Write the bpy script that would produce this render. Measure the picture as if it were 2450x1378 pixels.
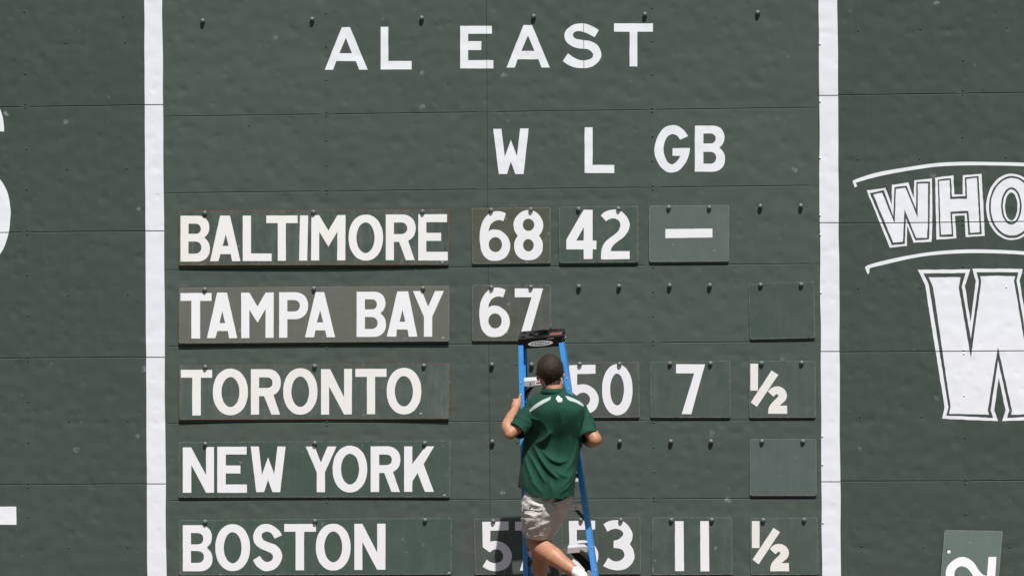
import bpy, bmesh, math, random
import numpy as np
from mathutils import Vector, Matrix, noise
from mathutils.geometry import tessellate_polygon
from mathutils.bvhtree import BVHTree

random.seed(7)
for o in list(bpy.data.objects):
    bpy.data.objects.remove(o)
scene = bpy.context.scene
COL = scene.collection

# ------------------------------------------------------------------ camera
W0, H0, PPM, FPX = 2450.0, 1378.0, 350.0, 13600.0   # survey picture size, pixels per metre on the wall, focal length
YAW, PITCH, ROLL = math.radians(8.81), math.radians(0.83), math.radians(-0.395)
ZC = (1600 - 689) / PPM                              # height of the point of the wall at the picture's centre
fwd = Vector((-math.sin(YAW) * math.cos(PITCH), math.cos(YAW) * math.cos(PITCH), math.sin(PITCH)))
r0 = Vector((math.cos(YAW), math.sin(YAW), 0))
u0 = r0.cross(fwd)
RGT = math.cos(ROLL) * r0 + math.sin(ROLL) * u0
UPV = -math.sin(ROLL) * r0 + math.cos(ROLL) * u0
CAM = Vector((0, 0, ZC)) - fwd * (FPX / PPM)
cam_data = bpy.data.cameras.new('camera')
cam_data.sensor_fit = 'HORIZONTAL'
cam_data.sensor_width = 36
cam_data.lens = FPX / W0 * 36
cam_data.clip_start = 1
cam_data.clip_end = 2000
cam = bpy.data.objects.new('camera', cam_data)
COL.objects.link(cam)
M = Matrix((RGT, UPV, -fwd)).transposed().to_4x4()
M.translation = CAM
cam.matrix_world = M
scene.camera = cam

# ------------------------------------------------------------------ world and sun
SUN = Vector((0.355, -1.0, 1.73)).normalized()
world = bpy.data.worlds.new('World')
scene.world = world
world.use_nodes = True
wn = world.node_tree
for n in list(wn.nodes):
    wn.nodes.remove(n)
sky = wn.nodes.new('ShaderNodeTexSky')
sky.sky_type = 'NISHITA'
sky.sun_disc = False
sky.sun_elevation = math.asin(SUN.z)
sky.sun_rotation = math.atan2(SUN.x, SUN.y)
bg = wn.nodes.new('ShaderNodeBackground')
bg.inputs['Strength'].default_value = 0.05
wo = wn.nodes.new('ShaderNodeOutputWorld')
wn.links.new(sky.outputs[0], bg.inputs[0])
wn.links.new(bg.outputs[0], wo.inputs[0])
sd = bpy.data.lights.new('sun', 'SUN')
sd.energy = 5.0
sd.angle = math.radians(0.53)
sd.color = (1.0, 0.965, 0.92)
sun = bpy.data.objects.new('sun', sd)
COL.objects.link(sun)
sun.location = (2, -6, 12)
sun.rotation_euler = SUN.to_track_quat('Z', 'Y').to_euler()
scene.view_settings.view_transform = 'Standard'
scene.view_settings.look = 'None'
scene.view_settings.gamma = 1
scene.view_settings.exposure = 0.12
scene.render.engine = 'CYCLES'


# ------------------------------------------------------------------ geometry helpers
def at(u, v, s=0.0):
    """survey pixel -> the point that stands s metres out from the wall"""
    d = fwd + RGT * ((u - W0 / 2) / FPX) - UPV * ((v - H0 / 2) / FPX)
    t = (-s - CAM.y) / d.y
    return CAM + d * t


def crop(x0, y0, k):
    return lambda *pts: [(x0 + x / k, y0 + y / k) for x, y in pts]


def link(name, me, mat=None, parent=None, smooth=False, color=None, **props):
    o = bpy.data.objects.new(name, me)
    COL.objects.link(o)
    if mat is not None:
        me.materials.append(mat)
    if smooth:
        me.polygons.foreach_set('use_smooth', [True] * len(me.polygons))
    if parent is not None:
        o.parent = parent
    if color:
        o.color = color
    for k, v in props.items():
        o[k] = v
    return o


def mesh(name, verts, faces, mat=None, parent=None, smooth=False, fix=False, color=None, **props):
    me = bpy.data.meshes.new(name)
    me.from_pydata([tuple(v) for v in verts], [], faces)
    if fix:
        bm = bmesh.new()
        bm.from_mesh(me)
        bmesh.ops.recalc_face_normals(bm, faces=bm.faces)
        bm.to_mesh(me)
        bm.free()
    return link(name, me, mat, parent, smooth, color, **props)


def empty(name, loc, label, cat, group=None):
    o = bpy.data.objects.new(name, None)
    COL.objects.link(o)
    o.location = loc
    o['label'] = label
    o['category'] = cat
    if group:
        o['group'] = group
    bpy.context.view_layer.update()
    return o


def catmull(pts, closed=True, n=5, sharp=()):
    """smooth curve through pts; indices in sharp stay corners"""
    N = len(pts)
    out = []
    rng = range(N if closed else N - 1)
    for i in rng:
        p1, p2 = pts[i], pts[(i + 1) % N]
        p0 = p1 if i in sharp else (pts[i - 1] if closed or i > 0 else p1)
        p3 = p2 if (i + 1) % N in sharp else (pts[(i + 2) % N] if closed or i + 2 < N else p2)
        for j in range(n):
            t = j / n
            a = [0.5 * ((2 * p1[k]) + (-p0[k] + p2[k]) * t + (2 * p0[k] - 5 * p1[k] + 4 * p2[k] - p3[k]) * t * t +
                        (-p0[k] + 3 * p1[k] - 3 * p2[k] + p3[k]) * t ** 3) for k in range(len(p1))]
            out.append(tuple(a))
    if not closed:
        out.append(tuple(pts[-1]))
    return out


def ell(cx, cy, rx, ry, n=44, p=2.0):
    out = []
    for i in range(n):
        a = 2 * math.pi * i / n
        c, s = math.cos(a), math.sin(a)
        out.append((cx + rx * math.copysign(abs(c) ** (2 / p), c), cy + ry * math.copysign(abs(s) ** (2 / p), s)))
    return out


def flat_mesh(name, loops, sfun, thick, cuts=(), jitter=0.0, tess=0):
    """outline (survey pixels) laid on a surface sfun(u,v) and given a thickness"""
    if not callable(sfun):
        s0 = sfun
        sfun = lambda u, v: s0
    ll = []
    for L in loops:
        if tess:
            D = []
            for i in range(len(L)):
                a, b = L[i], L[(i + 1) % len(L)]
                k = max(1, int(math.hypot(b[0] - a[0], b[1] - a[1]) / tess))
                D += [(a[0] + (b[0] - a[0]) * j / k, a[1] + (b[1] - a[1]) * j / k) for j in range(k)]
            L = D
        if jitter:
            L = [(u + jitter * noise.noise((u * .09, v * .09, 3.1)), v + jitter * noise.noise((u * .09, v * .09, 9.7))) for u, v in L]
        ll.append(L)
    tris = tessellate_polygon([[Vector((u, v, 0)) for u, v in L] for L in ll])
    flatpts = [p for L in ll for p in L]
    n = len(flatpts)
    V = [at(u, v, sfun(u, v)) for u, v in flatpts] + [at(u, v, sfun(u, v) - thick) for u, v in flatpts]
    F = [tuple(t) for t in tris] + [tuple(n + i for i in reversed(t)) for t in tris]
    b = 0
    for L in ll:
        m = len(L)
        for i in range(m):
            j = (i + 1) % m
            F.append((b + i, b + j, n + b + j, n + b + i))
        b += m
    bm = bmesh.new()
    bv = [bm.verts.new(v) for v in V]
    for f in F:
        if len(set(f)) > 2:
            try:
                bm.faces.new([bv[i] for i in f])
            except ValueError:
                pass
    bmesh.ops.recalc_face_normals(bm, faces=bm.faces)
    for axis, val, gap in cuts:
        no = Vector((0, 0, 1)) if axis == 'z' else Vector((1, 0, 0))
        halves = []
        for sgn in (1, -1):
            c = bm.copy()
            bmesh.ops.bisect_plane(c, geom=c.verts[:] + c.edges[:] + c.faces[:], plane_co=no * (val + sgn * gap / 2),
                                   plane_no=no, clear_inner=sgn > 0, clear_outer=sgn < 0)
            tmp = bpy.data.meshes.new('t')
            c.to_mesh(tmp)
            c.free()
            halves.append(tmp)
        bm.free()
        bm = bmesh.new()
        for tmp in halves:
            bm.from_mesh(tmp)
            bpy.data.meshes.remove(tmp)
    me = bpy.data.meshes.new(name)
    bm.to_mesh(me)
    bm.free()
    return me


def flat(name, loops, sfun, thick, mat, parent, cuts=(), jitter=0.0, tess=0, color=None, **props):
    return link(name, flat_mesh(name, loops, sfun, thick, cuts, jitter, tess), mat, parent, False, color, **props)


def sweep(prof, a, b, ax, ay):
    """prism of profile (list of 2D points) from a to b, with the profile's axes ax, ay"""
    n = len(prof)
    V = [a + ax * x + ay * y for x, y in prof] + [b + ax * x + ay * y for x, y in prof]
    F = [(i, (i + 1) % n, n + (i + 1) % n, n + i) for i in range(n)]
    tris = tessellate_polygon([[Vector((x, y, 0)) for x, y in prof]])
    F += [tuple(t) for t in tris] + [tuple(n + i for i in t) for t in tris]
    return V, F


def join(parts):
    V, F = [], []
    for v, f in parts:
        b = len(V)
        V += [Vector(x) for x in v]
        F += [tuple(i + b for i in q) for q in f]
    return V, F


def ring_tube(path, n=20, cap=True):
    """path: list of (centre, radius_a, radius_b, axis_a, axis_b)"""
    V, F = [], []
    for c, ra, rb, aa, ab in path:
        for i in range(n):
            t = 2 * math.pi * i / n
            V.append(c + aa * (ra * math.cos(t)) + ab * (rb * math.sin(t)))
    for k in range(len(path) - 1):
        for i in range(n):
            j = (i + 1) % n
            F.append((k * n + i, k * n + j, (k + 1) * n + j, (k + 1) * n + i))
    if cap:
        F.append(tuple(range(n - 1, -1, -1)))
        b = (len(path) - 1) * n
        F.append(tuple(b + i for i in range(n)))
    return V, F


def limb(pts, radii, n=18, squash=1.0):
    """closed tapering limb with round ends through pts (world), one radius each"""
    P = catmull([tuple(p) for p in pts], closed=False, n=6) if len(pts) > 2 else \
        [tuple(Vector(pts[0]).lerp(Vector(pts[1]), i / 6)) for i in range(7)]
    m = len(P)
    k = len(radii) - 1
    R = []
    for i in range(m):
        t = i / (m - 1) * k
        j = min(int(t), k - 1)
        f = t - j
        f = f * f * (3 - 2 * f)
        R.append(radii[j] * (1 - f) + radii[j + 1] * f)
    P = [Vector(p) for p in P]
    path = []

    def frame(d):
        d = d.normalized()
        a = d.cross(Vector((0, 1, 0.01)))
        if a.length < 1e-3:
            a = d.cross(Vector((1, 0, 0)))
        a.normalize()
        return a, d.cross(a).normalized()
    for i in range(m):
        d = P[min(i + 1, m - 1)] - P[max(i - 1, 0)]
        a, b = frame(d)
        if i == 0:
            for q in (80, 55, 28):
                g = math.radians(q)
                path.append((P[0] - d.normalized() * R[0] * math.sin(g), R[0] * math.cos(g), R[0] * squash * math.cos(g), a, b))
        path.append((P[i], R[i], R[i] * squash, a, b))
        if i == m - 1:
            for q in (28, 55, 80):
                g = math.radians(q)
                path.append((P[i] + d.normalized() * R[i] * math.sin(g), R[i] * math.cos(g), R[i] * squash * math.cos(g), a, b))
    return ring_tube(path, n)


def blob(c, rx, ry, rz, n=20, m=14, rot=None):
    V, F = [], []
    for k in range(m + 1):
        ph = math.pi * (k + 0.02) / (m + 0.04)
        for i in range(n):
            t = 2 * math.pi * i / n
            p = Vector((rx * math.sin(ph) * math.cos(t), ry * math.sin(ph) * math.sin(t), rz * math.cos(ph)))
            if rot is not None:
                p = rot @ p
            V.append(Vector(c) + p)
    for k in range(m):
        for i in range(n):
            j = (i + 1) % n
            F.append((k * n + i, k * n + j, (k + 1) * n + j, (k + 1) * n + i))
    F.append(tuple(range(n - 1, -1, -1)))
    F.append(tuple(m * n + i for i in range(n)))
    return V, F


def remesh(name, V, F, voxel, smooth_it, mat, parent, sub=0, **props):
    o = mesh(name + '_raw', V, F, fix=True)
    md = o.modifiers.new('r', 'REMESH')
    md.mode = 'VOXEL'
    md.voxel_size = voxel
    md.use_smooth_shade = True
    sm = o.modifiers.new('s', 'SMOOTH')
    sm.factor = 0.5
    sm.iterations = smooth_it
    dg = bpy.context.evaluated_depsgraph_get()
    me = bpy.data.meshes.new_from_object(o.evaluated_get(dg))
    me.name = name
    old = o.data
    bpy.data.objects.remove(o)
    bpy.data.meshes.remove(old)
    me.materials.clear()
    return link(name, me, mat, parent, True, **props)


# ------------------------------------------------------------------ materials
class N:
    def __init__(s, name, rough=0.5, spec=0.5, metal=0.0):
        s.m = bpy.data.materials.new(name)
        s.m.use_nodes = True
        s.t = s.m.node_tree
        s.b = s.t.nodes['Principled BSDF']
        s.b.inputs['Roughness'].default_value = rough
        s.b.inputs['Specular IOR Level'].default_value = spec
        s.b.inputs['Metallic'].default_value = metal

    def n(s, typ, **kw):
        x = s.t.nodes.new(typ)
        for k, v in kw.items():
            setattr(x, k, v)
        return x

    def set(s, sock, val):
        if isinstance(val, bpy.types.NodeSocket):
            s.t.links.new(val, sock)
        elif val is not None:
            if sock.type == 'RGBA' and len(val) == 3:
                val = (*val, 1)
            sock.default_value = val

    def pos(s, scale=(1, 1, 1)):
        g = s.n('ShaderNodeNewGeometry')
        m = s.n('ShaderNodeVectorMath', operation='MULTIPLY')
        s.set(m.inputs[0], g.outputs['Position'])
        m.inputs[1].default_value = scale
        return m.outputs[0]

    def noise(s, vec, scale, detail=3, rough=0.55, dist=0.0):
        x = s.n('ShaderNodeTexNoise')
        s.set(x.inputs['Vector'], vec)
        x.inputs['Scale'].default_value = scale
        x.inputs['Detail'].default_value = detail
        x.inputs['Roughness'].default_value = rough
        x.inputs['Distortion'].default_value = dist
        return x.outputs['Fac']

    def ramp(s, v, a, b, lo=0.0, hi=1.0):
        x = s.n('ShaderNodeMapRange', clamp=True)
        s.set(x.inputs['Value'], v)
        x.inputs['From Min'].default_value = a
        x.inputs['From Max'].default_value = b
        x.inputs['To Min'].default_value = lo
        x.inputs['To Max'].default_value = hi
        return x.outputs[0]

    def math(s, op, a, b=None):
        x = s.n('ShaderNodeMath', operation=op)
        s.set(x.inputs[0], a)
        if b is not None:
            s.set(x.inputs[1], b)
        return x.outputs[0]

    def mix(s, f, a, b, mode='MIX'):
        x = s.n('ShaderNodeMix', data_type='RGBA', blend_type=mode)
        s.set(x.inputs[0], f)
        s.set(x.inputs[6], a)
        s.set(x.inputs[7], b)
        return x.outputs[2]

    def bump(s, h, dist, strength=1.0, prev=None):
        x = s.n('ShaderNodeBump')
        s.set(x.inputs['Height'], h)
        x.inputs['Distance'].default_value = dist
        x.inputs['Strength'].default_value = strength
        if prev is not None:
            s.set(x.inputs['Normal'], prev)
        return x.outputs[0]

    def voro(s, vec, scale, feature='F1', rnd=1.0):
        x = s.n('ShaderNodeTexVoronoi', feature=feature, voronoi_dimensions='2D')
        a = s.n('ShaderNodeSeparateXYZ')
        c = s.n('ShaderNodeCombineXYZ')
        s.set(a.inputs[0], vec)
        s.set(c.inputs[0], a.outputs[0])
        s.set(c.inputs[1], a.outputs[2])
        s.set(x.inputs['Vector'], c.outputs[0])
        x.inputs['Scale'].default_value = scale
        x.inputs['Randomness'].default_value = rnd
        return x

    def color(s, c):
        s.set(s.b.inputs['Base Color'], c)

    def normal(s, c):
        s.set(s.b.inputs['Normal'], c)


def dents(k, p, amt=1.0):
    """ball dents, buckles and waviness of the sheet metal"""
    wav = k.noise(p, 1.8, 1, 0.4)
    mid = k.noise(p, 10.5, 0, 0.4)
    h = k.math('ADD', k.math('MULTIPLY', wav, 0.012), k.math('MULTIPLY', mid, 0.0058))
    for sc, dep, rad, thr in ((5.2, 0.0028, 0.30, 0.35), (9.5, 0.0017, 0.33, 0.45)):
        v = k.voro(p, sc)
        pick = k.n('ShaderNodeSeparateColor')
        k.set(pick.inputs[0], v.outputs['Color'])
        x = k.n('ShaderNodeMapRange', clamp=True, interpolation_type='SMOOTHSTEP')
        k.set(x.inputs['Value'], v.outputs['Distance'])
        x.inputs['From Min'].default_value = 0.0
        x.inputs['From Max'].default_value = rad
        x.inputs['To Min'].default_value = 1.0
        x.inputs['To Max'].default_value = 0.0
        d = k.math('MULTIPLY', x.outputs[0], k.ramp(pick.outputs[1], thr, thr + 0.4))
        h = k.math('SUBTRACT', h, k.math('MULTIPLY', d, dep))
    # buckles in a row where the sheets are fixed to the girts behind
    g = k.n('ShaderNodeNewGeometry')
    xyz = k.n('ShaderNodeSeparateXYZ')
    k.set(xyz.inputs[0], g.outputs['Position'])
    for pitch, z0, side in ((0.5315, GIRT_MID, 0), (0.8725, GIRT_SIDE, 1)):
        f = k.math('FRACT', k.math('DIVIDE', k.math('SUBTRACT', xyz.outputs[2], z0), pitch))
        band = k.ramp(k.math('MULTIPLY', k.math('ABSOLUTE', k.math('SUBTRACT', f, 0.5)), pitch), 0.034, 0.004)
        inside = k.math('MULTIPLY', k.math('GREATER_THAN', xyz.outputs[0], -2.4), k.math('LESS_THAN', xyz.outputs[0], 2.12))
        if not side:
            inside0 = inside
            inside = k.math('MULTIPLY', inside, k.math('LESS_THAN', xyz.outputs[2], at(1560, 263).z))
        else:
            inside = inside0
        sel = inside if not side else k.math('SUBTRACT', 1.0, inside)
        n = k.ramp(k.noise(k.pos((5.5, 0.3, 0.8)), 1.0, 1, 0.5), 0.52, 0.68)
        h = k.math('SUBTRACT', h, k.math('MULTIPLY', k.math('MULTIPLY', band, n), k.math('MULTIPLY', sel, 0.0022)))
    return k.bump(h, 1.0 * amt, 1.0)


def marks(k, p, base, col, amount=0.4, scale=2.6, size=0.055):
    """pale scuffs left by balls"""
    g = k.noise(p, 38, 3, 0.7)
    wob = k.n('ShaderNodeTexNoise')
    k.set(wob.inputs['Vector'], p)
    wob.inputs['Scale'].default_value = 22
    dv = k.n('ShaderNodeVectorMath', operation='MULTIPLY_ADD')
    k.set(dv.inputs[0], wob.outputs['Color'])
    dv.inputs[1].default_value = (0.05, 0.05, 0.05)
    k.set(dv.inputs[2], p)
    v = k.voro(dv.outputs[0], scale)
    sc = k.n('ShaderNodeSeparateColor')
    k.set(sc.inputs[0], v.outputs['Color'])
    spot = k.ramp(v.outputs['Distance'], size, size * 0.45)
    spot = k.math('MULTIPLY', spot, k.ramp(sc.outputs[0], 1.0 - amount, 1.0 - amount + 0.25))
    spot = k.math('MULTIPLY', spot, k.ramp(g, 0.40, 0.60, 0.1, 1.0))
    return k.mix(k.math('MULTIPLY', spot, 0.5), base, col)


def mat_wall():
    k = N('wall_green_paint', 0.5, 0.2)
    p = k.pos((1, 0.35, 1))
    oi = k.n('ShaderNodeObjectInfo')
    base = oi.outputs['Color']
    big = k.noise(p, 0.8, 4, 0.6)
    base = k.mix(k.ramp(big, 0.3, 0.7, 0.0, 0.32), base, (0.075, 0.092, 0.081), 'MIX')
    streak = k.noise(k.pos((7, 1, 0.5)), 3.0, 3, 0.6)
    base = k.mix(k.ramp(streak, 0.55, 0.8, 0, 0.14), base, (0.12, 0.13, 0.12))
    base = marks(k, p, base, (0.40, 0.45, 0.46), 0.34, 2.0, 0.046)
    base = marks(k, k.pos((1.3, .4, 1.2)), base, (0.30, 0.35, 0.37), 0.16, 3.6, 0.05)
    k.color(base)
    k.set(k.b.inputs['Roughness'], k.ramp(k.noise(p, 5, 3), 0.3, 0.7, 0.45, 0.6))
    k.normal(dents(k, p))
    return k.m


def mat_white(name, col, dirt=0.12, wallish=True):
    k = N(name, 0.5, 0.3)
    p = k.pos((1, 0.35, 1))
    f = k.noise(p, 6, 4, 0.65)
    base = k.mix(k.ramp(f, 0.45, 0.8, 0, dirt), col, (0.55, 0.5, 0.43))
    sp = k.noise(p, 85, 2, 0.5)
    base = k.mix(k.ramp(sp, 0.73, 0.77, 0, 0.55), base, (0.35, 0.31, 0.27))
    k.color(base)
    if wallish:
        k.normal(dents(k, p, 0.6))
    else:
        k.normal(k.bump(f, 0.001, 0.6))
    return k.m


def mat_plate():
    """object colour gives tint, alpha gives how worn and rusty the plate is"""
    k = N('number_plate_paint', 0.45, 0.28)
    p = k.pos((1, 0.35, 1))
    oi = k.n('ShaderNodeObjectInfo')
    wear = oi.outputs['Alpha']
    base = oi.outputs['Color']
    cl = k.noise(p, 5.5, 5, 0.65, 0.6)
    base = k.mix(k.math('MULTIPLY', k.ramp(cl, 0.4, 0.72), k.ramp(wear, 0, 1, 0.15, 0.5)), base, (0.145, 0.15, 0.136))
    vs = k.noise(k.pos((20, 1, 1.6)), 1.4, 4, 0.6)
    base = k.mix(k.math('MULTIPLY', k.ramp(vs, 0.5, 0.75), k.ramp(wear, 0, 1, 0.1, 0.4)), base, (0.17, 0.18, 0.17))
    base = marks(k, p, base, (0.36, 0.40, 0.39), 0.35, 7.0, 0.07)
    sc = k.noise(k.pos((9, 1, 60)), 1.0, 3, 0.6, 1.5)
    base = k.mix(k.ramp(sc, 0.74, 0.78, 0, 0.3), base, (0.35, 0.37, 0.36))
    uv = k.n('ShaderNodeUVMap')
    uv.uv_map = 'edge'
    sep = k.n('ShaderNodeSeparateXYZ')
    k.set(sep.inputs[0], uv.outputs[0])
    edge = sep.outputs[0]
    n2 = k.noise(p, 34, 4, 0.7)
    pale = k.math('MULTIPLY', k.ramp(edge, 2.6, 0.8), k.ramp(n2, 0.36, 0.58))
    base = k.mix(k.math('MULTIPLY', pale, 0.42), base, (0.3, 0.29, 0.25))
    rust = k.math('MULTIPLY', k.ramp(k.math('ADD', edge, k.math('MULTIPLY', n2, 7.0)), 6.6, 4.2), k.ramp(wear, 0.45, 0.95))
    base = k.mix(k.math('MULTIPLY', rust, 0.8), base, (0.13, 0.062, 0.03))
    k.color(base)
    k.set(k.b.inputs['Roughness'], k.ramp(cl, 0.3, 0.7, 0.34, 0.55))
    k.normal(k.bump(k.noise(p, 4, 3), 0.006, 0.7))
    return k.m


def mat_simple(name, col, rough=0.5, spec=0.5, metal=0.0, var=0.15, scale=20, bumpd=0.0, bumps=60):
    k = N(name, rough, spec, metal)
    p = k.pos()
    f = k.noise(p, scale, 4, 0.6)
    k.color(k.mix(k.ramp(f, 0.3, 0.7), tuple(c * (1 - var) for c in col), tuple(min(1, c * (1 + var)) for c in col)))
    if bumpd:
        k.normal(k.bump(k.noise(p, bumps, 3), bumpd))
    return k.m


def mat_skin():
    k = N('skin', 0.48, 0.35)
    p = k.pos()
    f = k.noise(p, 14, 4, 0.6)
    c = k.mix(k.ramp(f, 0.3, 0.7), (0.40, 0.19, 0.112), (0.49, 0.255, 0.16))
    c = k.mix(k.ramp(k.noise(p, 120, 2), 0.6, 0.75, 0, 0.25), c, (0.34, 0.15, 0.09))
    k.color(c)
    k.b.inputs['Subsurface Weight'].default_value = 0.12
    k.b.inputs['Subsurface Radius'].default_value = (0.012, 0.005, 0.003)
    k.b.inputs['Subsurface Scale'].default_value = 1.0
    k.normal(k.bump(k.noise(p, 160, 3), 0.0012, 0.6))
    return k.m


def mat_cloth(name, a, b, weave=900, rough=0.85, sheen=0.3):
    k = N(name, rough, 0.15)
    p = k.pos()
    f = k.noise(p, 9, 4, 0.6)
    k.color(k.mix(k.ramp(f, 0.3, 0.7), a, b))
    k.b.inputs['Sheen Weight'].default_value = sheen
    k.b.inputs['Sheen Roughness'].default_value = 0.4
    k.normal(k.bump(k.math('ADD', k.noise(p, weave, 2), k.noise(p, 35, 4)), 0.0015, 0.7))
    return k.m


def mat_hair():
    k = N('hair_brown', 0.5, 0.3)
    p = k.pos()
    f = k.noise(p, 150, 3, 0.7)
    k.color(k.mix(k.ramp(f, 0.38, 0.68), (0.008, 0.006, 0.0045), (0.075, 0.046, 0.028)))
    k.normal(k.bump(k.noise(p, 420, 3), 0.003, 1.0))
    return k.m


def mat_fibre():
    k = N('blue_fibreglass', 0.32, 0.5)
    p = k.pos()
    f = k.noise(k.pos((30, 30, 2)), 3, 3)
    c = k.mix(k.ramp(f, 0.3, 0.7), (0.045, 0.26, 0.68), (0.06, 0.31, 0.76))
    sc = k.noise(k.pos((60, 60, 5)), 2.5, 4, 0.7)
    c = k.mix(k.ramp(sc, 0.62, 0.72, 0, 0.5), c, (0.42, 0.52, 0.62))
    k.color(c)
    k.normal(k.bump(k.noise(k.pos((200, 200, 6)), 2, 2), 0.0006, 0.6))
    return k.m


def mat_alu():
    k = N('brushed_aluminium', 0.45, 0.5, 0.25)
    f = k.noise(k.pos((4, 60, 60)), 6, 3)
    c = k.mix(k.ramp(f, 0.3, 0.7), (0.62, 0.63, 0.65), (0.78, 0.79, 0.81))
    c = k.mix(k.ramp(k.noise(k.pos(), 40, 4, 0.7), 0.6, 0.75, 0, 0.4), c, (0.3, 0.3, 0.3))
    k.color(c)
    return k.m


def mat_ground(name, a, b, scale):
    k = N(name, 0.95, 0.1)
    p = k.pos()
    f = k.noise(p, scale, 6, 0.7)
    k.color(k.mix(f, a, b))
    k.normal(k.bump(k.noise(p, scale * 12, 4), 0.01))
    return k.m


GIRT_MID = at(1560, 263 + 27).z - 0.5315 / 2
GIRT_SIDE = at(1200, 240 + 156).z - 0.8725 / 2
WALL = mat_wall()
WHITE = mat_white('white_wall_paint', (0.77, 0.79, 0.86), 0.05)
LETTER = mat_white('white_letter_paint', (0.80, 0.82, 0.88), 0.05)
AGED = mat_white('aged_white_letter_paint', (0.80, 0.79, 0.775), 0.12, False)
FRESH = mat_white('white_plate_letter_paint', (0.80, 0.80, 0.84), 0.07, False)
OLDW = mat_white('yellowed_letter_paint', (0.78, 0.765, 0.745), 0.10, False)
PLATE = mat_plate()
PEG = mat_simple('peg_green_grey_metal', (0.135, 0.155, 0.145), 0.42, 0.5, 0.0, 0.25, 60)
DARK = mat_simple('dark_gap', (0.012, 0.013, 0.013), 0.8, 0.2)
BLUE = mat_fibre()
ALU = mat_alu()
BLACK = mat_simple('black_plastic', (0.008, 0.008, 0.009), 0.5, 0.25, 0, 0.3, 40, 0.0006, 300)
BLACKTOP = mat_simple('scuffed_black_plastic', (0.020, 0.020, 0.021), 0.55, 0.25, 0, 0.4, 60, 0.0006, 300)
STEEL = mat_simple('dark_steel_brace', (0.05, 0.05, 0.052), 0.4, 0.5, 0.6, 0.3, 40)
CHROME = mat_simple('zinc_bolt', (0.5, 0.52, 0.55), 0.3, 0.5, 0.7, 0.1)
SKIN = mat_skin()
HAIR = mat_hair()
SHIRT = mat_cloth('green_polo_fabric', (0.011, 0.054, 0.035), (0.015, 0.068, 0.044), sheen=0.02)
TRIM = mat_cloth('pale_grey_trim_fabric', (0.40, 0.44, 0.45), (0.48, 0.52, 0.53), sheen=0.0)
SHORTS = mat_cloth('khaki_grey_cotton', (0.46, 0.445, 0.42), (0.56, 0.545, 0.52), 700, sheen=0.0)
SOCK = mat_cloth('white_cotton', (0.75, 0.75, 0.75), (0.82, 0.82, 0.82), 500)
SHOE = mat_simple('grey_shoe_leather', (0.12, 0.12, 0.13), 0.6, 0.4)
RED = mat_simple('red_print', (0.42, 0.03, 0.035), 0.6, 0.3)
PRINT = mat_simple('white_print', (0.8, 0.8, 0.8), 0.5, 0.4, 0, 0.02)
STICKER = mat_simple('faded_red_sticker', (0.22, 0.07, 0.06), 0.6, 0.3, 0, 0.4, 150)

# ------------------------------------------------------------------ ground
DIRT = mat_ground('warning_track_clay', (0.13, 0.085, 0.06), (0.19, 0.125, 0.09), 3)
GRASS = mat_ground('mown_turf', (0.035, 0.07, 0.018), (0.06, 0.11, 0.03), 6)
g = mesh('ground', [(-500, -600, 0), (500, -600, 0), (500, 400, 0), (-500, 400, 0)], [(0, 1, 2, 3)], GRASS, None, kind='structure')
g = mesh('warning_track', [(-60, -5.0, 0.004), (60, -5.0, 0.004), (60, 0.3, 0.004), (-60, 0.3, 0.004)], [(0, 1, 2, 3)], DIRT, None, kind='structure')

# ------------------------------------------------------------------ the wall
wall = empty('scoreboard_wall', (0, 0, 0), 'tall green painted metal scoreboard wall with white stripes and painted letters', 'wall')


def zat(u, v):
    return at(u, v).z


def xat(u, v=689):
    return at(u, v).x


SIDE_Z = [zat(1200, v) for v in (-671, -366, -62, 240, 543.5, 848, 1154, 1459)]       # side panels' joints
MID_Z = [zat(1560, v) for v in (-606, -424, -242, -58, 263, 448.5, 634.5, 819.5, 1005.5, 1192.6, 1379.5)]
BOT = 0.006
SIDE_Z.append(BOT)
MID_Z.append(BOT)
side_cols = [[xat(-640), xat(-300), xat(63.5), xat(391.5)], [xat(1960.5), xat(2305.5), xat(2700), xat(3090)]]
mid_cols = [xat(391.5), xat(780.5), xat(1168.5), xat(1561), xat(1960.5)]
T = 0.004                                     # sheet thickness
COL_SIDE = (0.056, 0.074, 0.064, 1)
COL_MID = (0.072, 0.092, 0.081, 1)


def panel(x0, x1, z1, z0, col, gap, notch):
    """one sheet: top edge chamfered, the joint below opens between the fixings"""
    rv = random.uniform(-1, 1)
    e = 0.0006
    b = 0.0055
    x0 += 0.0011 if abs(x0 - mid_cols[2]) < 1e-4 else 0.00012
    x1 -= 0.0011 if abs(x1 - mid_cols[2]) < 1e-4 else 0.00012
    n = notch
    pts = [(x0, z0), (x0 + n * .5, z0), (x0 + n, z0 + gap)]
    K = 7
    for i in range(1, K):
        x = x0 + n + (x1 - x0 - 2 * n) * i / K
        pts.append((x, z0 + gap * (1 + 0.15 * math.sin(i * 2.1 + rv * 9))))
    pts += [(x1 - n, z0 + gap), (x1 - n * .5, z0), (x1, z0), (x1, z1 - b), (x0, z1 - b)]
    m = len(pts)
    V = [(x, 0, z) for x, z in pts] + [(x, T, z) for x, z in pts]
    V += [(x1, T, z1 - e), (x0, T, z1 - e), (x1, b * .8, z1 - e), (x0, b * .8, z1 - e)]
    tris = tessellate_polygon([[Vector((x, z, 0)) for x, z in pts]])
    F = [tuple(t) for t in tris]
    F += [(i, i + 1, m + i + 1, m + i) for i in range(m - 2)] + [(m - 1, 0, m, 2 * m - 1)]
    F += [(m - 2, m - 1, 2 * m + 3, 2 * m + 2), (2 * m + 2, 2 * m + 3, 2 * m + 1, 2 * m)]
    j = 1 + 0.035 * random.uniform(-1, 1)
    return mesh('panel', V, F, WALL, wall, fix=True, color=(col[0] * j, col[1] * j, col[2] * j, 1))


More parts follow.
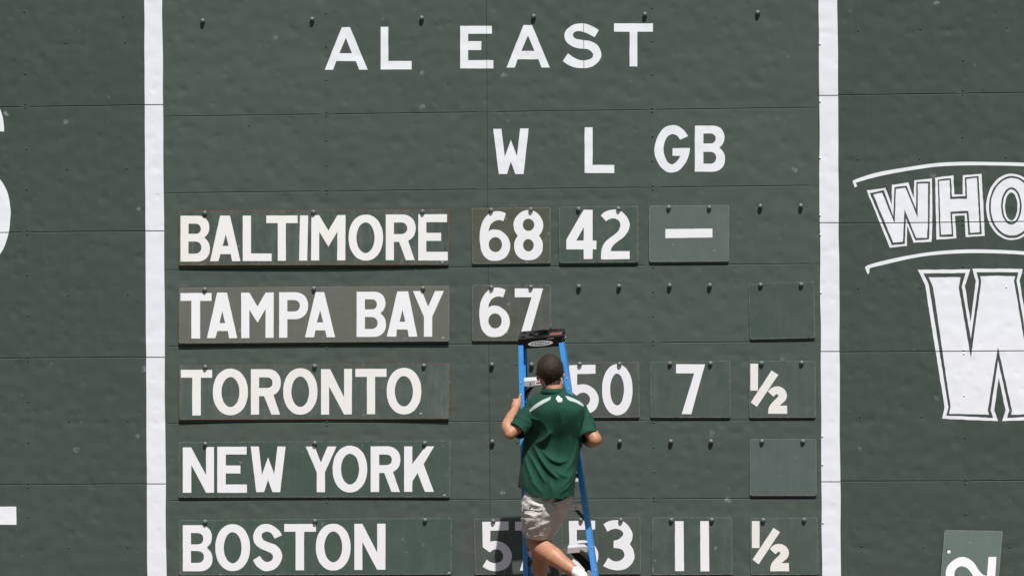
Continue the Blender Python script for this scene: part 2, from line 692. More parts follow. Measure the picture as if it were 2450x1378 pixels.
for k, cols in enumerate(side_cols):
    for c in range(3):
        for r in range(len(SIDE_Z) - 1):
            panel(cols[c], cols[c + 1], SIDE_Z[r], SIDE_Z[r + 1], COL_SIDE, 0.0042, 0.045)
for c in range(4):
    for r in range(len(MID_Z) - 1):
        panel(mid_cols[c], mid_cols[c + 1], MID_Z[r], MID_Z[r + 1], COL_MID, 0.0034, 0.085 if c else 0.05)
bx0, bx1, bz = side_cols[0][0], side_cols[1][3], SIDE_Z[0]
V = [(x, y, z) for x in (bx0, bx1) for y in (0.008, 0.25) for z in (0.0045, bz)]
mesh('backing', V, [(0, 1, 3, 2), (4, 6, 7, 5), (0, 4, 5, 1), (2, 3, 7, 6), (0, 2, 6, 4), (1, 5, 7, 3)], DARK, wall, fix=True)

# white stripes, one length per panel row
def stripe(l0, l1, q0, q1, vs):
    for a, b in zip(vs[:-1], vs[1:]):
        L, R = [], []
        n = 16
        for i in range(n + 1):
            v = a + (b - a) * i / n
            L.append((l0 + (l1 - l0) * v / H0 + 1.3 * noise.noise((v * .011, l0, 1)), v))
            R.append((q0 + (q1 - q0) * v / H0 + 1.3 * noise.noise((v * .011, q0, 5)), v))
        flat('stripe', [L + R[::-1]], 0.0014, 0.0013, WHITE, wall)


lv = [-660, -355, -50.5, 251, 552.5, 854.5, 1157, 1462]
rv_ = [-690, -380, -75, 229, 533, 840.5, 1152, 1460]


for a, b in zip(lv[:-1], lv[1:]):
    stripe(345, 352.5, 388.5, 398, [a + 1.1, b - 1.1])
for a, b in zip(rv_[:-1], rv_[1:]):
    stripe(1958.5, 1967, 2003.5, 2012, [a + 1.1, b - 1.1])

# ------------------------------------------------------------------ letter shapes, traced from the survey
cA = crop(760, 0, 2.9167)
cB = crop(1550, 0, 2.7222)
cC = crop(380, 460, 3.3108)
cD = crop(380, 840, 2.5608)
cE = crop(1100, 460, 2.7222)
cG = crop(1480, 830, 2.5148)
cS = crop(1340, 40, 9.842)
c6 = crop(1130, 490, 5.9756)
c7 = crop(1130, 1230, 5.9756)
cW = crop(2030, 380, 6.2636)
cH = crop(2230, 380, 6.2636)
cI = crop(1980, 360, 3.4447)
cX = crop(2180, 630, 3.5333)


def rect(x0, y0, x1, y1):
    return [(x0, y0), (x1, y0), (x1, y1), (x0, y1)]


def gl_L(x0, y0, x1, y1, st, fy):
    return [[(x0, y0), (st, y0), (st, fy), (x1, fy), (x1, y1), (x0, y1)]]


def gl_T(x0, y0, x1, by, s0, s1, y1):
    return [[(x0, y0), (x1, y0), (x1, by), (s1, by), (s1, y1), (s0, y1), (s0, by), (x0, by)]]


def gl_E(x0, y0, y1, st, tx, ty, m0, m1, mx, b0, bx):
    return [[(x0, y0), (tx, y0), (tx, ty), (st, ty), (st, m0), (mx, m0), (mx, m1), (st, m1), (st, b0), (bx, b0), (bx, y1), (x0, y1)]]


def gl_A(a0, a1, y0, bl0, bl1, br0, br1, y1, n0, n1, ny, t0, t1, ty, tx, tt):
    return [[(a0, y0), (a1, y0), (br1, y1), (br0, y1), (n1, ny), (n0, ny), (bl1, y1), (bl0, y1)], [(t0, ty), (t1, ty), (tx, tt)]]


def gl_O(x0, y0, x1, y1, i0, j0, i1, j1):
    return [ell((x0 + x1) / 2, (y0 + y1) / 2, (x1 - x0) / 2, (y1 - y0) / 2, 56, 2.12),
            ell((i0 + i1) / 2, (j0 + j1) / 2, (i1 - i0) / 2, (j1 - j0) / 2, 48, 2.0)]


def arc(cx, cy, rx, ry, a0, a1, n=14, p=2.15):
    out = []
    for i in range(n + 1):
        a = math.radians(a0 + (a1 - a0) * i / n)
        c, s = math.cos(a), math.sin(a)
        out.append((cx + rx * math.copysign(abs(c) ** (2 / p), c), cy + ry * math.copysign(abs(s) ** (2 / p), s)))
    return out


def dhole(st, y0, y1, xr):
    ry = (y1 - y0) / 2
    rx = min(ry * 1.05, (xr - st) * .8)
    return [(st, y0)] + arc(xr - rx, (y0 + y1) / 2, rx, ry, -90, 90, 12) + [(st, y1)]


def gl_R(x0, y0, x1, y1, st, h0, h1, hx, yb, lx, l0, l1):
    ry = (yb - y0) / 2
    rx = ry * .98
    a = arc(x1 - rx, (y0 + yb) / 2, rx, ry, -90, 66, 14)
    return [[(x0, y0)] + a + [(l1, y1), (l0, y1), (lx, yb), (st, yb), (st, y1), (x0, y1)], dhole(st, h0, h1, hx)]


def gl_P(x0, y0, x1, y1, st, h0, h1, hx, yb):
    ry = (yb - y0) / 2
    rx = ry * .98
    return [[(x0, y0)] + arc(x1 - rx, (y0 + yb) / 2, rx, ry, -90, 90, 16) + [(st, yb), (st, y1), (x0, y1)], dhole(st, h0, h1, hx)]


def gl_B(x0, y0, x1, y1, st, h0, h1, g0, g1):
    ym = (h1 + g0) / 2
    d = (x1 - x0) * .02
    r1, r2 = (ym - y0) / 2 * 1.06, (y1 - ym) / 2 * 1.06
    t = (x1 - x0) * .29
    return [[(x0, y0)] + arc(x1 - d - r1, y0 + r1, r1, r1, -90, 58, 12) + [(x1 - (x1 - x0) * .14, ym)] +
            arc(x1 - r2, y1 - r2, r2, r2, -58, 90, 12) + [(x0, y1)],
            dhole(st, h0, h1, x1 - d - t), dhole(st, g0, g1, x1 - t)]


def tf(c, loops):
    return [c(*L) for L in loops]


def sm(pts, sharp, n=5):
    return catmull(pts, True, n, set(sharp))


S_AL = sm([(915, 325), (830, 270), (730, 220), (620, 180), (500, 165), (380, 178), (260, 225), (160, 310), (110, 400), (105, 500),
           (135, 580), (210, 660), (320, 720), (430, 752), (560, 762), (650, 775), (720, 815), (775, 880), (780, 910), (760, 965),
           (700, 1010), (620, 1032), (520, 1035), (420, 1015), (300, 955), (185, 873), (67, 1052), (170, 1130), (290, 1185),
           (420, 1212), (560, 1220), (690, 1205), (810, 1150), (900, 1070), (955, 980), (972, 890), (950, 790), (890, 690),
           (800, 620), (690, 580), (560, 562), (450, 548), (370, 525), (315, 480), (302, 430), (330, 380), (390, 350), (460, 348),
           (550, 368), (660, 410), (812, 493)], (0, 25, 26, 50), 3)
S_BO = sm([(755, 1125), (735, 1095), (700, 1068), (660, 1057), (620, 1065), (590, 1095), (578, 1135), (588, 1175), (620, 1205),
           (660, 1222), (690, 1238), (700, 1258), (690, 1280), (665, 1290), (640, 1280), (618, 1252), (577, 1278), (600, 1315),
           (635, 1340), (668, 1345), (710, 1332), (742, 1298), (756, 1255), (745, 1215), (715, 1185), (675, 1170), (645, 1158),
           (632, 1140), (630, 1122), (640, 1110), (665, 1104), (690, 1115), (710, 1146)], (0, 15, 16, 32), 4)
G_GB = sm([(262, 888), (235, 850), (200, 825), (160, 817), (110, 832), (70, 880), (48, 940), (43, 990), (55, 1040), (85, 1090),
           (120, 1118), (155, 1126), (200, 1112), (240, 1070), (265, 1020), (275, 965), (161, 967), (161, 1015), (212, 1017),
           (195, 1045), (172, 1066), (155, 1072), (130, 1058), (110, 1020), (102, 970), (110, 925), (130, 890), (160, 875),
           (190, 885), (210, 912)], (0, 15, 16, 17, 18, 29), 4)
D6 = [sm([(480, 125), (445, 235), (385, 220), (320, 235), (270, 275), (243, 330), (234, 380), (270, 358), (320, 352), (400, 370),
          (480, 430), (525, 500), (543, 580), (530, 660), (490, 735), (420, 785), (330, 802), (240, 790), (170, 735), (130, 660),
          (112, 560), (105, 450), (118, 330), (150, 240), (200, 165), (270, 110), (350, 93), (420, 102)], (0, 1, 6), 4),
      ell(330, 570, 95, 108)]
D8 = [sm([(803, 77), (880, 92), (950, 140), (1000, 220), (1014, 295), (1000, 370), (955, 443), (995, 510), (1008, 580), (1000, 660),
          (960, 730), (890, 780), (800, 792), (715, 780), (645, 730), (608, 660), (598, 580), (612, 510), (650, 447), (605, 375),
          (590, 290), (605, 215), (650, 145), (720, 95)], (6, 18), 4), ell(803, 288, 83, 87), ell(802, 579, 77, 88)]
D4 = [[(1593, 72), (1720, 72), (1720, 513), (1775, 513), (1775, 638), (1720, 638), (1720, 775), (1593, 777), (1593, 638),
       (1345, 638), (1345, 498)], [(1593, 513), (1485, 513), (1593, 322)]]
D2 = [sm([(1838, 155), (1890, 108), (1960, 80), (2040, 70), (2120, 90), (2190, 150), (2235, 220), (2250, 290), (2235, 360),
          (2200, 420), (2150, 475), (2080, 525), (2020, 575), (1990, 620), (1978, 663), (2250, 663), (2250, 775), (1842, 783),
          (1842, 700), (1855, 620), (1895, 540), (1960, 480), (2040, 420), (2090, 370), (2115, 310), (2115, 270), (2095, 230),
          (2050, 200), (2000, 195), (1950, 212), (1915, 238)], (0, 14, 15, 16, 17, 30), 4)]
D3 = [sm([(1875, 138), (1930, 105), (2000, 85), (2080, 82), (2160, 100), (2230, 160), (2280, 240), (2293, 300), (2280, 370),
          (2250, 420), (2295, 490), (2318, 590), (2305, 660), (2260, 725), (2190, 775), (2090, 798), (2010, 790), (1940, 770),
          (1872, 735), (1942, 615), (2000, 655), (2050, 668), (2110, 660), (2155, 625), (2175, 580), (2165, 535), (2135, 500),
          (2080, 482), (2020, 478), (2020, 375), (2080, 360), (2130, 325), (2157, 285), (2150, 250), (2115, 220), (2050, 205),
          (1990, 215), (1930, 245)], (0, 9, 18, 19, 28, 29, 37), 4)]
D5 = [sm([(143, 105), (518, 100), (520, 225), (257, 232), (257, 388), (310, 380), (380, 382), (450, 410), (520, 470), (560, 550),
          (565, 610), (550, 680), (510, 745), (440, 790), (350, 812), (260, 800), (200, 775), (147, 745), (205, 645), (260, 680),
          (320, 695), (380, 685), (425, 650), (442, 600), (430, 550), (395, 510), (340, 497), (290, 510), (250, 540), (150, 468)],
         (0, 1, 2, 3, 4, 17, 18, 28, 29), 4)]
D7 = [[(358, 626), (543, 626), (451, 945), (389, 945), (468, 684), (358, 684)]]
H2 = sm([(898, 267), (918, 247), (945, 237), (975, 240), (1000, 258), (1013, 288), (1005, 318), (985, 338), (968, 352), (1013, 352),
         (1014, 401), (900, 401), (903, 370), (915, 345), (940, 318), (958, 300), (960, 288), (950, 283), (932, 298)],
        (0, 8, 9, 10, 11, 18), 4)


def shift(loops, du, dv):
    return [[(u + du, v + dv) for u, v in L] for L in loops]


LS = 0.0016
LT = 0.0015


def wall_letter(ch, loops, cuts=()):
    return flat('letter', loops, LS, LT, LETTER, wall, cuts, 0.5, 14, label='white painted letter ' + ch)


XS = [('x', xat(1168.5), 0.0022)]
wall_letter('A', tf(cA, gl_A(168, 226, 193, 50, 107, 290, 349, 489, 130, 267, 429, 152, 240, 374, 197, 268)))
wall_letter('L', tf(cA, gl_L(440, 190, 656, 487, 493, 428)))
wall_letter('E', tf(cA, gl_E(995, 183, 480, 1050, 1216, 238, 290, 352, 1142, 422, 1226)), XS)
wall_letter('A', tf(cA, gl_A(1436, 1496, 178, 1318, 1375, 1562, 1620, 474, 1396, 1541, 416, 1421, 1514, 358, 1467, 251)))
wall_letter('S', [cS(*S_AL)], [('x', xat(1396.8, 120), 0.004)])
wall_letter('T', tf(cA, gl_T(2068, 166, 2340, 224, 2177, 2231, 466)))
wall_letter('W', [cA((1225, 901), (1282, 901), (1306, 1095), (1348, 978), (1391, 1092), (1413, 898), (1472, 898), (1437, 1216),
                     (1379, 1216), (1348, 1130), (1321, 1216), (1264, 1216))])
wall_letter('L', tf(cA, gl_L(1863, 890, 2070, 1209, 1919, 1152)))
wall_letter('G', [cB(*G_GB)])
wall_letter('B', tf(cB, gl_B(306, 820, 503, 1120, 362, 871, 936, 990, 1068)))
# left wall: cut-off S and L
ZL = [('z', SIDE_Z[3], 0.006), ('z', SIDE_Z[4], 0.006)]
wall_letter('S', [sm([(10, 315), (8, 290), (0, 262), (-25, 225), (-70, 200), (-115, 195), (-170, 215), (-205, 265), (-210, 320),
                      (-190, 370), (-140, 410), (-90, 435), (-55, 465), (-45, 505), (-60, 545), (-100, 570), (-145, 560), (-170, 515),
                      (-230, 515), (-215, 580), (-170, 625), (-100, 645), (-40, 635), (0, 608), (19, 565), (25, 520), (25, 500),
                      (18, 461), (0, 430), (-40, 390), (-100, 360), (-140, 330), (-150, 300), (-140, 265), (-110, 250), (-75, 262),
                      (-58, 300), (-55, 316)], (0, 17, 18, 37), 4)], ZL)
wall_letter('L', gl_L(-140, 1030, 39, 1254.7, -95, 1211.3), [('z', SIDE_Z[6], 0.006)])

# right wall: outlined lettering in three coats of paint
def coat(name, loops, level, mat, cuts, lab, color=None):
    return flat(name, loops, 0.0016 + 0.0007 * level, 0.0006 if level else 0.0015, mat, wall, cuts, 0.9, 9, color=color, label=lab)


GREEN_C = COL_SIDE
ZR1 = [('z', SIDE_Z[4], 0.006)]
ZR2 = [('z', SIDE_Z[5], 0.006)]


def outlined(ch, outer, mid, inner, cuts, size):
    coat('letter_outline', [outer], 0, LETTER, cuts, 'white outline of the %s letter %s' % (size, ch))
    coat('letter_inset', [mid], 1, WALL, cuts, 'green inset line of the %s letter %s' % (size, ch), GREEN_C)
    coat('letter', [inner], 2, LETTER, cuts, 'white face of the %s letter %s' % (size, ch))


outlined('W', cW((273, 475), (553, 437), (650, 690), (650, 395), (895, 358), (980, 590), (985, 325), (1253, 297), (1257, 965),
                 (1247, 1245), (978, 1258), (882, 1000), (875, 1305), (620, 1333)),
         cW((322, 515), (530, 472), (672, 860), (690, 425), (870, 402), (1010, 750), (1018, 350), (1225, 342), (1215, 965),
            (1210, 1205), (1003, 1220), (860, 890), (845, 1275), (650, 1295)),
         cW((372, 535), (503, 510), (692, 970), (712, 455), (855, 433), (1037, 885), (1038, 378), (1192, 372), (1190, 965),
            (1178, 1185), (1015, 1188), (840, 760), (815, 1245), (672, 1258)), ZR1, 'slanted')
outlined('H', cH((45, 285), (320, 250), (335, 535), (460, 535), (460, 250), (743, 227), (790, 1158), (503, 1175), (487, 850),
                 (342, 855), (365, 1195), (67, 1213)),
         cH((85, 312), (285, 292), (300, 570), (500, 560), (492, 278), (697, 262), (743, 1130), (545, 1140), (520, 815), (300, 825),
            (318, 1165), (110, 1172)),
         cH((105, 335), (262, 322), (272, 608), (527, 600), (515, 305), (672, 290), (715, 1100), (570, 1110), (545, 780), (275, 795),
            (295, 1130), (133, 1142)), ZR1, 'blocky')
for lev, (cx, cy, rx, ry) in enumerate([(1195, 722, 385, 498), (1197, 725, 345, 465), (1198, 721, 318, 431), (1188, 708, 154, 278),
                                        (1188, 709, 126, 246), (1188, 714, 92, 208)]):
    coat(('letter_outline', 'letter_inset', 'letter', 'letter_inset', 'letter_outline', 'letter_inset')[lev],
         [cH(*ell(cx, cy, rx, ry, 60))], lev * .7, (LETTER, WALL)[lev % 2], ZR1, 'coat of the round letter O', GREEN_C if lev % 2 else None)
arc_u = [(207, 258), (220, 245), (270, 225), (400, 185), (560, 155), (720, 130), (900, 105), (1120, 95), (1350, 97), (1619, 103), (1900, 130), (2200, 185)]
arc_l = [(2195, 216), (1900, 160), (1619, 132), (1350, 125), (1120, 125), (900, 135), (720, 160), (540, 190), (380, 225), (250, 262), (235, 270), (245, 295), (225, 306)]
flat('arc_line', [cI(*sm(arc_u + arc_l, (11, 12, 23, 24), 3))], LS, LT, LETTER, wall, label='white painted arc above the outlined letters')
arc_u = [(310, 968), (318, 955), (350, 940), (480, 905), (700, 860), (900, 832), (1130, 817), (1350, 818), (1619, 832), (1850, 865), (2100, 915)]
arc_l = [(2095, 946), (1850, 894), (1619, 860), (1350, 848), (1130, 847), (900, 860), (700, 888), (480, 938), (365, 965), (345, 978), (345, 1005), (332, 1022)]
flat('arc_line', [cI(*sm(arc_u + arc_l, (10, 11, 21, 22), 3))], LS, LT, LETTER, wall, label='white painted arc below the outlined letters')


def mirror(half):
    ax = lambda y: 730 + 22 * (y - 45) / 1285
    return half + [(2 * ax(y) - x, y) for x, y in reversed(half[1:-1])]


outlined('W', cX(*mirror([(730, 46), (517, 47), (547, 150), (502, 500), (455, 190), (500, 52), (57, 55), (118, 185), (283, 1215), (262, 1312),
                          (735, 1332), (703, 1240), (740, 965)])),
         cX(*mirror([(730, 75), (553, 75), (573, 145), (505, 640), (428, 200), (460, 82), (105, 85), (150, 180), (315, 1215), (297, 1283),
                     (692, 1305), (672, 1240), (735, 820)])),
         cX(*mirror([(730, 105), (583, 110), (593, 150), (505, 800), (402, 205), (418, 118), (148, 118), (187, 210), (333, 1210),
                     (322, 1270), (658, 1278), (648, 1240), (733, 705)])), ZR2, 'huge')

# ------------------------------------------------------------------ fixings
def lathe(prof, n=14):
    """prof: (radius, out) pairs; turned about the axis that points out of the wall (-Y)"""
    V, F = [], []
    for r, h in prof:
        for i in range(n):
            t = 2 * math.pi * i / n
            V.append((r * math.cos(t), -h, r * math.sin(t)))
    for k in range(len(prof) - 1):
        for i in range(n):
            j = (i + 1) % n
            F.append((k * n + i, k * n + j, (k + 1) * n + j, (k + 1) * n + i))
    F.append(tuple((len(prof) - 1) * n + i for i in range(n)))
    return V, F


RHEAD = 0.0162
HC = 0.0150
prof = [(0.0105, 0.0), (0.0105, 0.004)]
prof += [(RHEAD * math.cos(math.radians(a)), HC + RHEAD * math.sin(math.radians(a))) for a in (-50, -30, -10, 10, 30, 50, 68, 84)]
pv, pf = lathe(prof, 18)
peg0 = mesh('peg', pv, pf, PEG, wall, True, True)
peg_me = peg0.data
bpy.data.objects.remove(peg0)
PEGROWS = [[(485, 52), (747, 48), (1009, 45), (1277, 41), (1543, 36), (1813, 32)],
           [(490, 511), (750, 509), (1011, 508), (1175, 504), (1270, 503), (1384, 502), (1480, 501), (1600, 498), (1697, 498), (1819, 495), (1916, 494)],
           [(490, 694), (751, 692), (1012, 691), (1176, 689), (1270, 688), (1385, 686.5), (1481, 686), (1602, 684.5), (1698, 684), (1820, 683), (1917, 682)],
           [(491, 879), (753, 877), (1014, 876), (1177, 873.5), (1272, 873.5), (1387, 872), (1482, 872), (1603, 871), (1700, 870.5), (1822, 870), (1918, 869)],
           [(491, 1063), (753, 1061), (1016, 1061), (1178, 1057.5), (1275, 1057), (1389, 1057), (1483, 1057), (1605, 1057), (1701, 1057), (1823, 1057), (1921, 1056.5)],
           [(491, 1249), (754, 1247), (1017, 1245), (1180, 1247), (1277, 1246), (1390, 1244.5), (1485, 1245), (1606, 1244.5), (1703, 1244.5), (1826, 1245), (1924, 1244)]]


def fixed(me, name, u, v, out):
    """place so that the part 'out' metres off the wall shows at (u, v)"""
    p = at(u, v, out)
    o = bpy.data.objects.new(name, me)
    COL.objects.link(o)
    o.parent = wall
    o.location = (p.x, 0, p.z)
    return o


peg_me.materials.clear()
peg_me.materials.append(PEG)
for R in PEGROWS:
    for u, v in R:
        fixed(peg_me, 'peg', u, v - 1.5, HC)
rv2, rf2 = lathe([(0.0068, 0.0), (0.0064, 0.0022), (0.0045, 0.0042), (0.0015, 0.005)], 10)
rm = mesh('rivet', rv2, rf2, WALL, wall, True, True)
rivet_me = rm.data
bpy.data.objects.remove(rm)
RIV = []
for u, vs in ((780.5, (32, 111, 191, 268, 277, 336, 395, 454.5, 463, 640, 648, 824, 832, 1009, 1017, 1193, 1201)),
              (1559.5, (19, 98.7, 178.6, 258.5, 267.5, 326, 385, 444, 453, 630, 639, 697.7, 756, 815, 824, 1002, 1010, 1069, 1128, 1188.7, 1196.6, 1256, 1316))):
    RIV += [(u + (v - 20) * (0.0046 if u > 1000 else 0.0016), v) for v in vs]
RIV += [(58, 28), (60, 177), (61, 249), (61, 258), (62.5, 356), (64, 453), (65.8, 550), (65, 560), (66, 658), (66.6, 755), (67, 853), (67, 862.5),
        (68, 960), (68, 1057.6), (67, 1155), (67, 1165), (67, 1236), (161, 404.5), (302.6, 403), (163.7, 705.5), (306, 704), (165, 1007), (306, 1005.6),
        (164.5, 1309), (306, 1308), (157, 103), (299, 101), (295, 40), (2304, 145), (2304, 217), (2303, 227.8), (2303, 328), (2053, 73.5), (2202, 69.8),
        (2409, 66), (2052.5, 381), (2200, 380), (2406.7, 375.5), (2303, 526), (2303, 538), (2304, 637), (2053, 689), (2202, 688), (2306, 836.5),
        (2306, 846), (2307, 946), (2408, 686.6), (2057, 996), (2205, 996), (2308.8, 1046.5), (2309.7, 1147), (2309.7, 1157), (2311.5, 1229), (2061, 1305),
        (2209.7, 1307), (2416, 1307.7), (1962, 106), (1962, 243), (1962, 378), (1962, 515), (1963, 562), (1964, 700), (1968, 1043), (1968, 1111), (1969, 1250),
        (596, 300), (1237, 1057), (1235, 871)]
rivet_me.materials.clear()
rivet_me.materials.append(WALL)
white_riv = rivet_me.copy()
white_riv.materials.clear()
white_riv.materials.append(WHITE)
for u, v in RIV:
    on_white = (1958 < u < 1972) or (u, v) in ((2306, 836.5), (2306, 846), (2307, 946), (2408, 686.6))
    o = fixed(white_riv if on_white else rivet_me, 'rivet', u, v, 0.002)
    if on_white:
        o.location.y = -0.0028
    o.color = COL_MID if 400 < u < 1950 else COL_SIDE

# ------------------------------------------------------------------ hanging plates
def plate_mesh(name, c, s_top, s_bot, bow=0.0, twist=0.0, th=0.0035, r=4.0, holes=None, nx=20):
    """c: TL,TR,BR,BL in survey pixels. Hangs s_top off the wall at its top edge, s_bot at its bottom, bowed along its length."""
    TL, TR, BR, BL = c
    wpx = ((TR[0] - TL[0]) + (BR[0] - BL[0])) / 2
    hpx = ((BL[1] - TL[1]) + (BR[1] - TR[1])) / 2

    def px(a, b):
        x = (TL[0] * (1 - a) + TR[0] * a) * (1 - b) + (BL[0] * (1 - a) + BR[0] * a) * b
        y = (TL[1] * (1 - a) + TR[1] * a) * (1 - b) + (BL[1] * (1 - a) + BR[1] * a) * b
        return x, y

    def sab(a, b):
        return s_top + (s_bot - s_top) * b + bow * b * (2 * a - 1) ** 2 + twist * b * (a - .5)
    ra = r / wpx
    rb = r / hpx
    cols = [0, ra * .3, ra] + [ra + (1 - 2 * ra) * i / nx for i in range(1, nx)] + [1 - ra, 1 - ra * .3, 1]
    ins = [rb, rb * .29, 0] + [0] * (nx - 1) + [0, rb * .29, rb]
    rowsb = [0, .015, .035, .07, .2, .4, .6, .8, .93, .965, .985, 1]
    nr = len(rowsb)
    V, E = [], []
    for back in (0, 1):
        for a, i in zip(cols, ins):
            for q in rowsb:
                b = i + (1 - 2 * i) * q
                x, y = px(a, b)
                V.append(at(x, y, sab(a, b) - back * th))
                E.append(min(a * wpx, (1 - a) * wpx, b * hpx, (1 - b) * hpx))
    nc = len(cols)
    half = nc * nr
    F = []
    idx = lambda c_, r_, k: k * half + c_ * nr + r_
    for k in (0, 1):
        for i in range(nc - 1):
            for j in range(nr - 1):
                f = (idx(i, j, k), idx(i, j + 1, k), idx(i + 1, j + 1, k), idx(i + 1, j, k))
                F.append(f if k == 0 else f[::-1])
    loop = [(i, 0) for i in range(nc)] + [(nc - 1, j) for j in range(1, nr)] + [(i, nr - 1) for i in range(nc - 2, -1, -1)] + [(0, j) for j in range(nr - 2, 0, -1)]
    for q in range(len(loop)):
        a, b = loop[q], loop[(q + 1) % len(loop)]
        F.append((idx(*a, 0), idx(*b, 0), idx(*b, 1), idx(*a, 1)))
    me = bpy.data.meshes.new(name)
    me.from_pydata([tuple(v) for v in V], [], F)
    uvl = me.uv_layers.new(name='edge')
    for lp in me.loops:
        uvl.data[lp.index].uv = (E[lp.vertex_index], 0)
    bm = bmesh.new()
    bm.from_mesh(me)
    bmesh.ops.recalc_face_normals(bm, faces=bm.faces)
    bm.to_mesh(me)
    bm.free()

    def sfun(u, v):
        b = (v - (TL[1] + TR[1]) / 2) / hpx
        yt = TL[1] + (TR[1] - TL[1]) * (u - TL[0]) / (TR[0] - TL[0])
        yb = BL[1] + (BR[1] - BL[1]) * (u - BL[0]) / (BR[0] - BL[0])
        b = (v - yt) / (yb - yt)
        a = (u - TL[0]) / (TR[0] - TL[0])
        return sab(a, b)
    return me, sfun


def hang(name, label, cat, group, c, col, wear, letters, lmat, s_top=0.008, s_bot=0.016, bow=0.0, twist=0.0, tag=None, r=4.0):
    TL, TR, BR, BL = c
    base = at((TL[0] + TR[0]) / 2, (BL[1] + BR[1]) / 2, s_bot)
    root = empty(name, base, label, cat, group)
    me, sf = plate_mesh('plate', c, s_top, s_bot, bow, twist, r=r)
    o = link('plate', me, PLATE, root, False, (*col, wear))
    o.matrix_parent_inverse = root.matrix_world.inverted()
    for ch, loops in letters:
        l = flat('letter' if ch.isalpha() else 'numeral' if ch.isdigit() else 'mark', loops, lambda u, v: sf(u, v) + 0.0009, 0.0008,
                 lmat, root, (), 0.45, 12, label='white %s' % ch if not ch == '-' else 'white dash')
        l.matrix_parent_inverse = root.matrix_world.inverted()
    if tag:
        l = flat('inventory_tag', [rect(tag[0] - 2.6, tag[1] - 1.4, tag[0] + 2.6, tag[1] + 1.4)], lambda u, v: sf(u, v) + 0.0009, 0.0008, TRIM, root)
        l.matrix_parent_inverse = root.matrix_world.inverted()
    return root


def srgb(r, g_, b, k=1.0):
    f = lambda c: ((c / 255 + 0.055) / 1.055) ** 2.4 if c > 10 else c / 255 / 12.92
    return (f(r) * k, f(g_) * k, f(b) * k)


KP = 0.86
TG = 'team name plates hung in a column'
hang('team_plate', 'rusty edged green plate reading BALTIMORE in aged white letters', 'sign', TG,
     cC((160, 143), (2303, 136), (2297, 575), (160, 580)), srgb(72, 86, 79, KP), 1.0, [
         ('B', tf(cC, gl_B(172, 187, 405, 549, 235, 250, 330, 391, 487))),
         ('A', tf(cC, gl_A(486, 563, 186, 406, 472, 580, 647, 546, 488, 570, 490, 505, 553, 426, 530, 335))),
         ('L', tf(cC, gl_L(665, 186, 894, 545, 730, 485))),
         ('T', tf(cC, gl_T(851, 185, 1099, 245, 942, 1006, 543))),
         ('I', [cC((1118, 185), (1183, 185), (1175, 542), (1111, 542))]),
         ('M', [cC((1209, 183), (1270, 183), (1343, 305), (1415, 183), (1479, 181), (1477, 540), (1412, 540), (1415, 312), (1343, 432), (1271, 312), (1270, 540), (1206, 540))]),
         ('O', tf(cC, gl_O(1503, 178, 1776, 542, 1565, 240, 1709, 482))),
         ('R', tf(cC, gl_R(1798, 177, 2035, 538, 1862, 240, 332, 1968, 393, 1903, 1957, 2027))),
         ('E', tf(cC, gl_E(2055, 175, 541, 2119, 2283, 238, 322, 386, 2236, 472, 2288)))],
     AGED, 0.008, 0.026, -0.008, -0.004, cC((2246, 552))[0])
hang('team_plate', 'grey scuffed plate reading TAMPA BAY in white letters', 'sign', TG,
     cC((160, 755), (2303, 740), (2300, 1180), (157, 1197)), srgb(106, 108, 101, KP), 0.55, [
         ('T', tf(cC, gl_T(172, 798, 418, 860, 258, 327, 1158))),
         ('A', tf(cC, gl_A(462, 540, 795, 381, 447, 556, 621, 1155, 465, 547, 1098, 480, 526, 1036, 503, 940))),
         ('M', [cC((652, 795), (718, 795), (782, 905), (846, 795), (910, 793), (909, 1152), (845, 1152), (846, 925), (782, 1032), (717, 930), (717, 1155), (653, 1155))]),
         ('P', tf(cC, gl_P(953, 792, 1183, 1152, 1018, 853, 944, 1117, 1005))),
         ('A', tf(cC, gl_A(1242, 1310, 790, 1158, 1230, 1330, 1397, 1148, 1240, 1318, 1093, 1252, 1302, 1030, 1278, 935))),
         ('B', tf(cC, gl_B(1567, 788, 1800, 1145, 1632, 848, 928, 988, 1083))),
         ('A', tf(cC, gl_A(1889, 1974, 785, 1806, 1880, 1980, 2048, 1143, 1885, 1970, 1087, 1907, 1953, 1025, 1930, 930))),
         ('Y', [cC((2013, 783), (2083, 783), (2134, 905), (2188, 782), (2257, 782), (2166, 985), (2165, 1143), (2100, 1143), (2100, 985))])],
     FRESH, 0.008, 0.022, 0.004, 0.0, cC((2252, 1151))[0])
hang('team_plate', 'grey green plate reading TORONTO in stained white letters', 'sign', TG,
     cD((123, 83), (1782, 72), (1778, 414), (123, 420)), srgb(80, 94, 88, KP), 0.9, [
         ('T', tf(cD, gl_T(135, 114, 327, 162, 205, 257, 393))),
         ('O', tf(cD, gl_O(331, 107, 546, 392, 384, 158, 494, 342))),
         ('R', tf(cD, gl_R(564, 110, 748, 388, 614, 160, 225, 697, 275, 645, 690, 743))),
         ('O', tf(cD, gl_O(762, 104, 972, 388, 812, 155, 921, 341))),
         ('N', [cD((994, 110), (1050, 110), (1135, 282), (1135, 108), (1184, 108), (1182, 387), (1135, 387), (1043, 215), (1043, 387), (994, 388))]),
         ('T', tf(cD, gl_T(1204, 108, 1395, 157, 1275, 1325, 385))),
         ('O', tf(cD, gl_O(1396, 102, 1608, 387, 1446, 152, 1557, 338)))],
     AGED, 0.008, 0.011, 0.012, 0.002, cD((1605, 381))[0])
